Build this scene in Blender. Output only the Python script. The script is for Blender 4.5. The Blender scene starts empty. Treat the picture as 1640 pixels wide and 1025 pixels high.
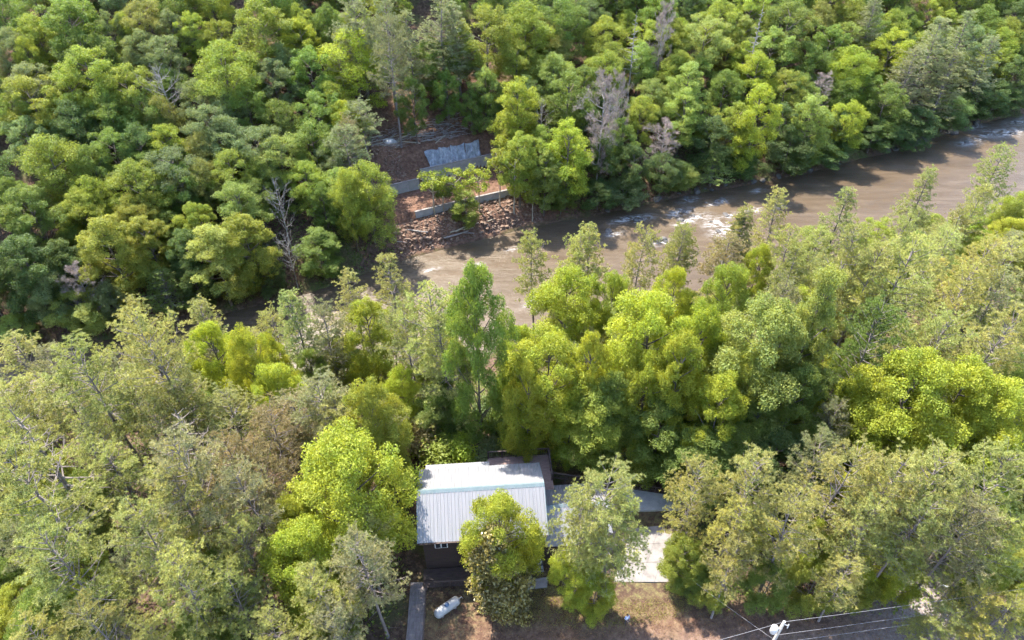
import bpy, math, random
import numpy as np
from mathutils import Vector

# ---------------------------------------------------------------- camera, sky, sun, exposure
scene = bpy.context.scene
COL = scene.collection
CAM_H, PITCH, FOC = 61.0, math.radians(41), 1108.0 / 1640.0
cam_d = bpy.data.cameras.new('camera'); cam = bpy.data.objects.new('camera', cam_d); COL.objects.link(cam)
cam.location = (0, 0, CAM_H); cam.rotation_euler = (math.pi / 2 - PITCH, 0, 0)
cam_d.sensor_width = 36; cam_d.lens = 36 * FOC; cam_d.clip_start = 0.5; cam_d.clip_end = 2000
scene.camera = cam

SUN = Vector((-0.606, 0.795, 0)) * math.cos(math.radians(57)) + Vector((0, 0, math.sin(math.radians(57))))
world = bpy.data.worlds.new('World'); scene.world = world; world.use_nodes = True
wn = world.node_tree.nodes; wl = world.node_tree.links
sky = wn.new('ShaderNodeTexSky'); sky.sky_type = 'NISHITA'; sky.sun_disc = False
sky.sun_elevation = math.radians(57); sky.sun_rotation = math.atan2(-0.606, 0.795)
wl.new(sky.outputs[0], wn['Background'].inputs[0]); wn['Background'].inputs[1].default_value = 0.15
sun_d = bpy.data.lights.new('sun', 'SUN'); sun_d.energy = 3.5; sun_d.angle = math.radians(0.53); sun_d.color = (1, 0.93, 0.80)
sun = bpy.data.objects.new('sun', sun_d); COL.objects.link(sun); sun.location = (-60, 80, 120)
sun.rotation_euler = (-SUN).to_track_quat('-Z', 'Y').to_euler()
vs = scene.view_settings
vs.view_transform = 'Standard'; vs.look = 'None'; vs.exposure = 2.35; vs.gamma = 1
cy = scene.cycles
cy.max_bounces = 4; cy.diffuse_bounces = 3; cy.glossy_bounces = 1; cy.transmission_bounces = 2; cy.transparent_max_bounces = 4
cy.use_denoising = True; cy.use_adaptive_sampling = True; cy.adaptive_threshold = 0.03
cy.sample_clamp_indirect = 6

# ---------------------------------------------------------------- helpers
rng = np.random.default_rng(11)
random.seed(5)
CT, ST = math.cos(PITCH), math.sin(PITCH)
def ray(px, py):
    u = (px - 820) / 1108.0; v = (512.5 - py) / 1108.0
    return np.array([u, CT + v * ST, -ST + v * CT])
def at(px, py, z):
    d = ray(px, py); t = (z - CAM_H) / d[2]
    return np.array([0, 0, CAM_H]) + t * d
def project(p):
    q = np.array(p, float) - [0, 0, CAM_H]
    w = q[1] * CT - q[2] * ST
    return 820 + 1108 * q[0] / w, 512.5 - 1108 * (q[1] * ST + q[2] * CT) / w, w

def set_props(o, label=None, cat=None, group=None, kind=None):
    if label: o['label'] = label
    if cat: o['category'] = cat
    if group: o['group'] = group
    if kind: o['kind'] = kind
    return o
def empty(name, loc=(0, 0, 0), rz=0.0, parent=None):
    o = bpy.data.objects.new(name, None); COL.objects.link(o)
    o.location = loc; o.rotation_euler = (0, 0, rz); o.empty_display_size = 0.3
    if parent: o.parent = parent
    return o
def link(name, me, parent=None, loc=(0, 0, 0), rot=(0, 0, 0)):
    o = bpy.data.objects.new(name, me); COL.objects.link(o)
    o.location = loc; o.rotation_euler = rot
    if parent: o.parent = parent
    return o

def np_mesh(name, verts, faces_list, mats, mat_idx=None, smooth=None, fattr=None, vattr=None):
    """faces_list: list of int arrays (n,k). mats: list of materials. mat_idx / smooth: one value per faces array."""
    me = bpy.data.meshes.new(name)
    verts = np.asarray(verts, np.float32)
    me.vertices.add(len(verts)); me.vertices.foreach_set('co', verts.ravel())
    sizes = np.concatenate([np.full(len(f), f.shape[1], np.int32) for f in faces_list])
    loops = np.concatenate([np.asarray(f, np.int32).ravel() for f in faces_list])
    me.loops.add(len(loops)); me.loops.foreach_set('vertex_index', loops)
    me.polygons.add(len(sizes))
    starts = np.concatenate([[0], np.cumsum(sizes)[:-1]]).astype(np.int32)
    me.polygons.foreach_set('loop_start', starts)
    for m in mats: me.materials.append(m)
    if mat_idx is not None:
        me.polygons.foreach_set('material_index', np.concatenate([np.full(len(f), i, np.int32) for f, i in zip(faces_list, mat_idx)]))
    sm = smooth if smooth is not None else [False] * len(faces_list)
    me.polygons.foreach_set('use_smooth', np.concatenate([np.full(len(f), s, bool) for f, s in zip(faces_list, sm)]))
    if fattr is not None:
        a = me.attributes.new('var', 'FLOAT', 'FACE'); a.data.foreach_set('value', np.asarray(fattr, np.float32))
    if vattr:
        for k, v in vattr.items():
            a = me.attributes.new(k, 'FLOAT', 'POINT'); a.data.foreach_set('value', np.asarray(v, np.float32))
    me.update(calc_edges=True)
    return me

class MB:
    """collects boxes, bars and tubes for one mesh"""
    def __init__(s): s.v = []; s.f = []
    def add(s, vs_, fs):
        b = len(s.v); s.v += [tuple(map(float, q)) for q in vs_]; s.f += [tuple(b + i for i in f) for f in fs]; return s
    def box(s, x0, x1, y0, y1, z0, z1):
        return s.add([(x0,y0,z0),(x1,y0,z0),(x1,y1,z0),(x0,y1,z0),(x0,y0,z1),(x1,y0,z1),(x1,y1,z1),(x0,y1,z1)],
                     [(0,3,2,1),(4,5,6,7),(0,1,5,4),(1,2,6,5),(2,3,7,6),(3,0,4,7)])
    def bar(s, a, b, w, h=None):
        h = h or w; a = Vector(a); b = Vector(b); d = (b - a).normalized()
        up = Vector((0, 0, 1)) if abs(d.z) < 0.95 else Vector((0, 1, 0))
        r = d.cross(up).normalized() * w / 2; u = r.cross(d).normalized() * h / 2
        return s.add([a-r-u, a+r-u, a+r+u, a-r+u, b-r-u, b+r-u, b+r+u, b-r+u],
                     [(0,1,2,3),(4,7,6,5),(0,4,5,1),(1,5,6,2),(2,6,7,3),(3,7,4,0)])
    def tube(s, pts, rad, n=8, cap=True):
        pts = [Vector(p) for p in pts]
        if not hasattr(rad, '__len__'): rad = [rad] * len(pts)
        b = len(s.v)
        for i, p in enumerate(pts):
            d = (pts[min(i+1, len(pts)-1)] - pts[max(i-1, 0)]).normalized()
            up = Vector((0, 0, 1)) if abs(d.z) < 0.9 else Vector((1, 0, 0))
            r = d.cross(up).normalized(); u = r.cross(d)
            for k in range(n):
                a = 2 * math.pi * k / n
                s.v.append(tuple(p + (r * math.cos(a) + u * math.sin(a)) * rad[i]))
        for i in range(len(pts) - 1):
            for k in range(n):
                k2 = (k + 1) % n
                s.f.append((b+i*n+k, b+(i+1)*n+k, b+(i+1)*n+k2, b+i*n+k2))
        if cap:
            s.f.append(tuple(b + k for k in range(n))); e = b + (len(pts)-1)*n
            s.f.append(tuple(e + n - 1 - k for k in range(n)))
        return s
    def mesh(s, name, mat, smooth=False):
        me = bpy.data.meshes.new(name); me.from_pydata(s.v, [], s.f)
        if mat: me.materials.append(mat)
        if smooth: me.polygons.foreach_set('use_smooth', [True] * len(me.polygons))
        me.update(); return me
    def build(s, name, mat, parent=None, loc=(0,0,0), rot=(0,0,0), smooth=False):
        return link(name, s.mesh(name, mat, smooth), parent, loc, rot)

# ---------------------------------------------------------------- materials
def new_mat(name):
    m = bpy.data.materials.new(name); m.use_nodes = True
    nt = m.node_tree; b = nt.nodes['Principled BSDF']
    return m, nt, b
def nd(nt, t, **kw):
    n = nt.nodes.new(t)
    for k, v in kw.items(): setattr(n, k, v)
    return n
def ramp(nt, fac, stops):
    r = nt.nodes.new('ShaderNodeValToRGB'); e = r.color_ramp.elements
    e[0].position, e[0].color = stops[0][0], (*stops[0][1], 1)
    e[1].position, e[1].color = stops[-1][0], (*stops[-1][1], 1)
    for p, c in stops[1:-1]:
        q = e.new(p); q.color = (*c, 1)
    nt.links.new(fac, r.inputs[0]); return r.outputs[0]
def noise(nt, scale, detail=4, rough=0.6, vec=None, dist=0.0):
    n = nt.nodes.new('ShaderNodeTexNoise'); n.inputs['Scale'].default_value = scale
    n.inputs['Detail'].default_value = detail; n.inputs['Roughness'].default_value = rough; n.inputs['Distortion'].default_value = dist
    if vec is not None: nt.links.new(vec, n.inputs['Vector'])
    return n.outputs['Fac']
def coord(nt, out='Object', scale=None):
    c = nt.nodes.new('ShaderNodeTexCoord').outputs[out]
    if scale is None: return c
    m = nt.nodes.new('ShaderNodeMapping'); m.inputs['Scale'].default_value = scale; nt.links.new(c, m.inputs[0]); return m.outputs[0]
def mixc(nt, fac, a, b, mode='MIX'):
    m = nt.nodes.new('ShaderNodeMix'); m.data_type = 'RGBA'; m.blend_type = mode
    for i, val in ((0, fac), (6, a), (7, b)):
        if hasattr(val, 'is_linked'): nt.links.new(val, m.inputs[i])
        elif i == 0: m.inputs[0].default_value = val
        else: m.inputs[i].default_value = (*val, 1)
    return m.outputs[2]
def math_n(nt, op, a, b=None, clamp=False):
    m = nt.nodes.new('ShaderNodeMath'); m.operation = op; m.use_clamp = clamp
    for i, val in ((0, a), (1, b)):
        if val is None: continue
        if hasattr(val, 'is_linked'): nt.links.new(val, m.inputs[i])
        else: m.inputs[i].default_value = val
    return m.outputs[0]
def bump(nt, bsdf, h, strength=0.4, dist=0.1):
    b = nt.nodes.new('ShaderNodeBump'); b.inputs['Strength'].default_value = strength; b.inputs['Distance'].default_value = dist
    nt.links.new(h, b.inputs['Height']); nt.links.new(b.outputs[0], bsdf.inputs['Normal'])

def simple(name, stops, scale=3.0, rough=0.8, bumps=0.3, bd=0.03, metallic=0.0, sc=None, spec=0.4):
    m, nt, b = new_mat(name)
    f = noise(nt, scale, 6, 0.65, coord(nt, 'Object', sc))
    nt.links.new(ramp(nt, f, stops), b.inputs['Base Color'])
    b.inputs['Roughness'].default_value = rough; b.inputs['Metallic'].default_value = metallic
    b.inputs['Specular IOR Level'].default_value = spec
    if bumps: bump(nt, b, f, bumps, bd)
    return m

def leaf_material(name, trans=0.4, spread=0.35, warm=(1.25, 1.1, 0.5), rough=0.55, spec=0.35):
    """leaf colour is the object's own colour, varied leaf by leaf and branch by branch"""
    m, nt, b = new_mat(name)
    oi = nt.nodes.new('ShaderNodeObjectInfo')
    at_ = nt.nodes.new('ShaderNodeAttribute'); at_.attribute_name = 'var'
    v = at_.outputs['Fac']
    val = ramp(nt, v, [(0.0, (1 - spread,) * 3), (0.5, (1, 1, 1)), (1.0, (1 + spread * 0.9, 1 + spread * 0.75, 1 + spread * 0.3))])
    c = mixc(nt, 1.0, oi.outputs['Color'], val, 'MULTIPLY')
    f = noise(nt, 0.35, 3, 0.5, coord(nt, 'Object'))
    tint = ramp(nt, f, [(0.3, (0.86, 0.95, 0.95)), (0.7, (1.12, 1.05, 0.95))])
    c = mixc(nt, 1.0, c, tint, 'MULTIPLY')
    nt.links.new(c, b.inputs['Base Color'])
    b.inputs['Roughness'].default_value = rough; b.inputs['Specular IOR Level'].default_value = spec
    tr = nt.nodes.new('ShaderNodeBsdfTranslucent')
    nt.links.new(mixc(nt, 1.0, c, warm, 'MULTIPLY'), tr.inputs[0])
    mx = nt.nodes.new('ShaderNodeMixShader'); mx.inputs[0].default_value = trans
    nt.links.new(b.outputs[0], mx.inputs[1]); nt.links.new(tr.outputs[0], mx.inputs[2])
    nt.links.new(mx.outputs[0], nt.nodes['Material Output'].inputs[0])
    return m

M = {}
M['leaf'] = leaf_material('leaf', 0.52, 0.36, (1.2, 1.1, 0.55))
M['needle'] = leaf_material('needle', 0.35, 0.35, (1.1, 1.05, 0.7), 0.5, 0.4)
M['gloss_leaf'] = leaf_material('glossy_leaf', 0.15, 0.7, (1.2, 1.1, 0.5), 0.32, 0.5)
M['bark'] = simple('bark', [(0.3, (0.07, 0.055, 0.045)), (0.7, (0.19, 0.16, 0.135))], 2.0, 0.95, 0.6, 0.05, sc=(1, 1, 0.25))
M['bark_grey'] = simple('bark_grey', [(0.3, (0.16, 0.14, 0.13)), (0.7, (0.36, 0.33, 0.31))], 2.0, 0.95, 0.4, 0.04, sc=(1, 1, 0.25))
M['bark_pine'] = simple('bark_pine', [(0.3, (0.10, 0.08, 0.075)), (0.7, (0.27, 0.23, 0.215))], 2.0, 0.95, 0.6, 0.05, sc=(1, 1, 0.25))
M['bark_pale'] = simple('bark_pale', [(0.3, (0.26, 0.22, 0.16)), (0.7, (0.46, 0.41, 0.32))], 2.0, 0.9, 0.3, 0.03, sc=(1, 1, 0.25))
M['twig_rose'] = simple('twig_rose', [(0.3, (0.22, 0.17, 0.15)), (0.7, (0.38, 0.30, 0.26))], 1.0, 0.95, 0)
# ---------------------------------------------------------------- terrain
WATER = -12.0
YARD = -2.6
BANK = np.array([(-190, 40), (-140, 55), (-100, 67), (-77, 75), (-68, 78), (-57, 81.3), (-48.6, 85.1), (-34, 91), (-24, 98), (-11.4, 104.5), (3.6, 111.3), (17, 115.5),
                 (37, 123.5), (49, 127), (62, 131.5), (76, 138), (86, 142), (99, 149), (111, 155.5), (125, 161), (170, 185), (240, 220)], float)
def smooth(a, b, x):
    t = np.clip((x - a) / (b - a), 0, 1); return t * t * (3 - 2 * t)
def bank_dist(x, y):
    """signed distance from the far bank line (+ on the far side) and the distance along it"""
    x = np.asarray(x, float); y = np.asarray(y, float)
    best = np.full(x.shape, 1e9); sgn = np.ones(x.shape); along = np.zeros(x.shape); acc = 0.0
    for (ax, ay), (bx, by) in zip(BANK[:-1], BANK[1:]):
        dx, dy = bx - ax, by - ay; L = math.hypot(dx, dy)
        t = np.clip(((x - ax) * dx + (y - ay) * dy) / (L * L), 0, 1)
        qx, qy = x - ax - t * dx, y - ay - t * dy
        d = np.hypot(qx, qy); m = d < best
        best = np.where(m, d, best); sgn = np.where(m, np.sign(dx * qy - dy * qx + 1e-9), sgn); along = np.where(m, acc + t * L, along)
        acc += L
    return best * sgn, along
def wob(x, y, s, seed):
    r = np.random.default_rng(seed); o = 0
    for k in range(5):
        a = r.uniform(0, 6.28); f = s * (1 + 0.7 * k) * 6.28; p = r.uniform(0, 6.28)
        o = o + np.sin((x * math.cos(a) + y * math.sin(a)) * f + p) / (1 + 0.6 * k)
    return o / 2.4
U_A = 0.0
def RW(u):
    """river width: narrower downstream, on the left"""
    return 13.0 + 16.0 * smooth(U_A - 52, U_A - 8, np.asarray(u, float))
U_A = bank_dist(np.array([-8.0]), np.array([106.0]))[1][0]
SITE0 = bank_dist(np.array([-21.0]), np.array([108.0]))[1][0]
SITE1 = bank_dist(np.array([1.0]), np.array([118.0]))[1][0]
S_LOW, S_UP, S_CUT, S_TOP = 6.2, 13.8, 16.9, 20.2     # lower wall, upper wall, foot and top of the cut
def height(x, y):
    x = np.asarray(x, float); y = np.asarray(y, float)
    s, u = bank_dist(x, y)
    far = WATER + 0.3 + 1.6 * smooth(0, 3, s) + 0.45 * np.maximum(s - 1, 0) + 1.2 * wob(x, y, 0.018, 3) * smooth(6, 30, s) + 0.25 * wob(x, y, 0.09, 4) * smooth(0, 5, s)
    # building site: two terraces behind concrete walls, a cut face, a level strip above
    step = np.where(s < S_LOW, np.minimum(far, -8.4 + 0.02 * s), -7.0)
    su = S_UP + 1.9 * smooth(SITE0 + 6.7, SITE0 + 7.3, u)
    step = np.where(s > su, -5.4, step)
    cut = -5.4 + 3.6 * np.clip((s - S_CUT) / (S_TOP - S_CUT), 0, 1)
    step = np.where(s > S_CUT, cut, step)
    step = np.where(s > S_TOP, -1.8 + 0.16 * (s - S_TOP), step)
    # a mound of spoil at the left end behind the wall
    mound = 2.6 * np.exp(-(((u - SITE0 - 1.5) / 3.2) ** 2 + ((s - 18.9) / 2.6) ** 2)) + 0.18 * wob(x, y, 0.25, 8)
    step = np.where(s > su + 0.6, step + mound * (s < 27), step)
    m = smooth(SITE0 - 3.5, SITE0 - 0.8, u) * (1 - smooth(SITE1 + 0.5, SITE1 + 5, u)) * (1 - smooth(22, 30, s)) * smooth(3.0, 5.0, s)
    m = np.where((s < su + 1) & (s > 5.0), np.where((u > SITE0 - 1) & (u < SITE1 + 1), 1.0, m), m)
    far = far * (1 - m) + step * m
    n = -s - RW(u)
    near = WATER - 0.6 + 1.6 * smooth(-2, 3, n) + (YARD - WATER - 1.0) * smooth(2, 27, n) ** 0.9 + 0.5 * wob(x, y, 0.02, 5) * smooth(5, 30, n) * (1 - np.exp(-(((x - 2) / 22) ** 2 + ((y - 36) / 14) ** 2)))
    near = near + 0.10 * wob(x, y, 0.12, 6) * smooth(0, 5, n)
    bed = WATER - 1.2
    z = np.where(s > 0, far, np.where(n > -2, near, bed))
    z = np.where((s <= 0) & (s > -1.5), bed + (WATER + 0.3 - bed) * (s + 1.5) / 1.5, z)
    # road cut along the bottom of the picture on the right
    return z
def hgt(x, y): return float(height(np.array([x]), np.array([y]))[0])

def grid_mesh(x0, x1, y0, y1, step, fx=None, fy=None):
    xs = np.arange(x0, x1 + step / 2, step); ys = np.arange(y0, y1 + step / 2, step)
    if fx: xs = np.unique(np.concatenate([xs[(xs < fx[0]) | (xs > fx[1])], np.arange(fx[0], fx[1], fx[2])]))
    if fy: ys = np.unique(np.concatenate([ys[(ys < fy[0]) | (ys > fy[1])], np.arange(fy[0], fy[1], fy[2])]))
    X, Y = np.meshgrid(xs, ys); nx, ny = len(xs), len(ys)
    i = np.arange(nx * ny).reshape(ny, nx)
    f = np.stack([i[:-1, :-1], i[:-1, 1:], i[1:, 1:], i[1:, :-1]], -1).reshape(-1, 4)
    return X.ravel(), Y.ravel(), f

# ground material: leaf litter, red clay of the building site, thin grass of the yard
m, nt, b = new_mat('forest_ground')
oc = coord(nt, 'Object')
def attr(nt, name):
    a = nt.nodes.new('ShaderNodeAttribute'); a.attribute_name = name; return a.outputs['Fac']
n1 = noise(nt, 1.6, 8, 0.75, oc); n2 = noise(nt, 0.22, 4, 0.6, oc); n3 = noise(nt, 5.0, 5, 0.8, oc)
litter = ramp(nt, n1, [(0.3, (0.03, 0.02, 0.015)), (0.5, (0.085, 0.055, 0.04)), (0.64, (0.16, 0.105, 0.075)), (0.8, (0.30, 0.21, 0.15))])
moss = ramp(nt, n3, [(0.3, (0.03, 0.05, 0.015)), (0.7, (0.12, 0.15, 0.04))])
base = mixc(nt, ramp(nt, n2, [(0.48, (0, 0, 0)), (0.66, (0.7, 0.7, 0.7))]), litter, moss)
clay = ramp(nt, n1, [(0.3, (0.06, 0.032, 0.023)), (0.48, (0.13, 0.072, 0.05)), (0.62, (0.195, 0.115, 0.082)), (0.78, (0.29, 0.2, 0.15))])
base = mixc(nt, math_n(nt, 'MULTIPLY', attr(nt, 'clay'), ramp(nt, n2, [(0.25, (0.55,) * 3), (0.55, (1, 1, 1))])), base, clay)
grass = ramp(nt, n3, [(0.3, (0.05, 0.07, 0.02)), (0.5, (0.12, 0.13, 0.04)), (0.72, (0.25, 0.21, 0.10))])
base = mixc(nt, math_n(nt, 'MULTIPLY', attr(nt, 'grass'), ramp(nt, n1, [(0.46, (0, 0, 0)), (0.6, (1, 1, 1))])), base, grass)
grav = ramp(nt, n3, [(0.3, (0.13, 0.11, 0.11)), (0.7, (0.42, 0.37, 0.36))])
base = mixc(nt, attr(nt, 'gravel'), base, grav)
nt.links.new(base, b.inputs['Base Color']); b.inputs['Roughness'].default_value = 0.95; b.inputs['Specular IOR Level'].default_value = 0.15
bump(nt, b, n1, 0.9, 0.25)
M['ground'] = m

gx, gy, gf = grid_mesh(-170, 200, -10, 290, 1.25, (-28, 8, 0.34), (101, 133, 0.34))   # finer at the building site
gz = height(gx, gy)
s_, u_ = bank_dist(gx, gy)
clay_a = smooth(SITE0 - 6, SITE0 - 1, u_) * (1 - smooth(SITE1 + 6, SITE1 + 12, u_)) * smooth(-1, 1, s_) * (1 - smooth(24, 34, s_))
hill = np.exp(-(((gx + 9) / 9) ** 2 + ((gy - 138) / 9) ** 2)) * 0.9 + 0.7 * np.exp(-(((gx + 22) / 3) ** 2 + ((gy - 130) / 8) ** 2))
clay_a = np.clip(np.maximum(clay_a, hill) + 0.8 * smooth(-12, -6, gx) * (1 - smooth(31, 33.5, gy)) * (1 - smooth(45, 60, gx)), 0, 1)
grass_a = np.clip(np.exp(-(((gx - 6) / 13) ** 2 + ((gy - 33) / 2.6) ** 2)) * 0.8 + 0.5 * np.exp(-(((gx + 6) / 3) ** 2 + ((gy - 30) / 2) ** 2)) + np.exp(-(((gx - 18) / 5) ** 2 + ((gy - 40) / 3) ** 2)), 0, 1)
road_y = 27.3 + 0.02 * (gx - 10) + 0.0025 * np.maximum(gx - 18, 0) ** 2
gravel_a = 0.3 * smooth(4, 12, gx) * np.clip(1.6 - np.abs(gy - road_y + 0.8) / 1.6, 0, 1)
gravel_a = np.clip(gravel_a + 0.9 * np.exp(-(((gx - 39) / 6) ** 2 + ((gy - 32) / 3) ** 2)), 0, 1)
ground = link('ground', np_mesh('ground', np.stack([gx, gy, gz], 1), [gf], [M['ground']], smooth=[True],
              vattr={'clay': clay_a, 'grass': grass_a, 'gravel': gravel_a}))
set_props(ground, 'brown leaf littered forest ground on both sides of the river', None, None, 'structure')

# ---------------------------------------------------------------- river
m, nt, b = new_mat('muddy_water')
oc = coord(nt, 'Object', None)
mp = nt.nodes.new('ShaderNodeMapping'); mp.inputs['Rotation'].default_value = (0, 0, -math.radians(24)); mp.inputs['Scale'].default_value = (0.45, 1.3, 1)
nt.links.new(oc, mp.inputs[0]); flow = mp.outputs[0]
mp2 = nt.nodes.new('ShaderNodeMapping'); mp2.inputs['Rotation'].default_value = (0, 0, -math.radians(24)); mp2.inputs['Scale'].default_value = (0.12, 1.0, 1)
nt.links.new(oc, mp2.inputs[0]); streak = noise(nt, 0.8, 6, 0.7, mp2.outputs[0], 0.8)
n1 = noise(nt, 1.5, 7, 0.7, flow, 1.0); n2 = noise(nt, 3.4, 5, 0.7, flow, 1.2)
mud = ramp(nt, noise(nt, 0.12, 3, 0.5, flow), [(0.3, (0.060, 0.042, 0.026)), (0.7, (0.082, 0.058, 0.037))])
mud = mixc(nt, ramp(nt, streak, [(0.42, (0, 0, 0)), (0.72, (1, 1, 1))]), mud, (0.105, 0.078, 0.053))
fo = math_n(nt, 'MULTIPLY', attr(nt, 'foam'), ramp(nt, n1, [(0.47, (0, 0, 0)), (0.58, (1, 1, 1))]))
fo = math_n(nt, 'MAXIMUM', fo, math_n(nt, 'MULTIPLY', ramp(nt, n2, [(0.64, (0, 0, 0)), (0.74, (1, 1, 1))]), 0.22))
nt.links.new(mixc(nt, fo, mud, (0.46, 0.46, 0.47)), b.inputs['Base Color'])
nt.links.new(ramp(nt, fo, [(0, (0.34,) * 3), (1, (0.8,) * 3)]), b.inputs['Roughness'])
b.inputs['IOR'].default_value = 1.33
bump(nt, b, mixc(nt, 0.5, n1, streak), 0.7, 0.22)
M['water'] = m
wx, wy, wf = grid_mesh(-170, 200, 5, 230, 0.75)
ws, wu = bank_dist(wx, wy)
foam = np.zeros(len(wx))
FOAM = [(1000, 352, 5, 2), (1026, 350, 5, 2), (983, 375, 3, 1.6), (1090, 340, 5, 2), (1118, 348, 5, 2), (1145, 358, 4, 3), (1095, 357, 4, 1.5), (1160, 372, 5, 3), (1105, 320, 4, 1.6), (1158, 322, 3, 1.4),
        (1140, 328, 3, 1.2), (1208, 336, 3, 2), (1060, 388, 3, 1.4), (1170, 345, 4, 1.3), (1560, 202, 7, 4), (1585, 215, 8, 3), (1620, 212, 7, 3), (1550, 228, 6, 3), (1630, 195, 8, 3), (1480, 222, 4, 1.5),
        (850, 487, 2.5, 1.2), (760, 425, 3, 1), (1215, 305, 3, 1.3), (1250, 330, 3, 1.2), (690, 432, 2.5, 1), (820, 400, 2.5, 1)]
for px, py, a, c in FOAM:
    q = at(px, py, WATER); dx, dy = wx - q[0], wy - q[1]
    al = dx * 0.91 + dy * 0.41; ac = -dx * 0.41 + dy * 0.91
    foam += 0.85 * np.exp(-(al / a * 1.9) ** 2 - (ac / c * 2.0) ** 2)
foam = np.clip(foam, 0, 1)
wz = WATER + 0.07 * wob(wx, wy, 0.13, 21) + 0.05 * wob(wx, wy, 0.31, 22) + foam * (0.2 * wob(wx, wy, 0.33, 23) + 0.05)
keep = ((ws[wf] < 4) & ((ws + RW(wu))[wf] > -6)).all(1)
wf = wf[keep]; used = np.unique(wf); remap = np.full(len(wx), -1); remap[used] = np.arange(len(used))
river = link('river', np_mesh('river', np.stack([wx, wy, wz], 1)[used], [remap[wf]], [M['water']], smooth=[True], vattr={'foam': foam[used]}))
set_props(river, 'muddy brown river with white riffles', None, None, 'structure')
# ---------------------------------------------------------------- tree prototypes (meshes shared by all copies)
def unit(v): return v / (np.linalg.norm(v, axis=-1, keepdims=True) + 1e-9)
def leaf_quads(C, N, size, r):
    n = len(C); t = unit(np.cross(N, unit(r.normal(size=(n, 3))))); bt = np.cross(N, t)
    s = (size * r.uniform(0.7, 1.3, n))[:, None]
    v = np.stack([C - t * s * .5, C + bt * s * .33 + N * s * .06, C + t * s * .5, C - bt * s * .33 + N * s * .06], 1).reshape(-1, 3)
    return v, np.arange(n * 4).reshape(n, 4)
def branch_tubes(paths, n=5):
    """paths: list of (points (k,3), radii (k)) -> verts, quads"""
    V, Fq, b = [], [], 0
    ang = np.arange(n) * 2 * math.pi / n; ca, sa = np.cos(ang)[:, None], np.sin(ang)[:, None]
    for P, R in paths:
        P = np.asarray(P, float); k = len(P); d = unit(np.gradient(P, axis=0))
        up = np.where(np.abs(d[:, 2:3]) < 0.9, np.array([[0, 0, 1.0]]), np.array([[1.0, 0, 0]]))
        rr = unit(np.cross(d, up)); uu = np.cross(rr, d)
        V.append((P[:, None] + (rr[:, None] * ca + uu[:, None] * sa) * np.asarray(R)[:, None, None]).reshape(-1, 3))
        i = np.arange(k - 1)[:, None] * n; j = np.arange(n)[None]; j2 = (j + 1) % n
        Fq.append(np.stack([b + i + j, b + i + n + j, b + i + n + j2, b + i + j2], -1).reshape(-1, 4)); b += k * n
    return np.concatenate(V), np.concatenate(Fq)
def curve3(a, bnd, c, k=5):
    t = np.linspace(0, 1, k)[:, None]; a, bnd, c = map(np.asarray, (a, bnd, c))
    return (1 - t) ** 2 * a + 2 * t * (1 - t) * bnd + t * t * c
def trunk_path(H, r, top, lean=0.02, k=9):
    z = np.linspace(0, H * top, k); w = np.cumsum(r.normal(0, lean * H / k, (k, 2)), 0); w[0] = 0
    return np.column_stack([w, z])
def at_z(P, z): return np.array([np.interp(z, P[:, 2], P[:, 0]), np.interp(z, P[:, 2], P[:, 1]), z])

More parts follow.
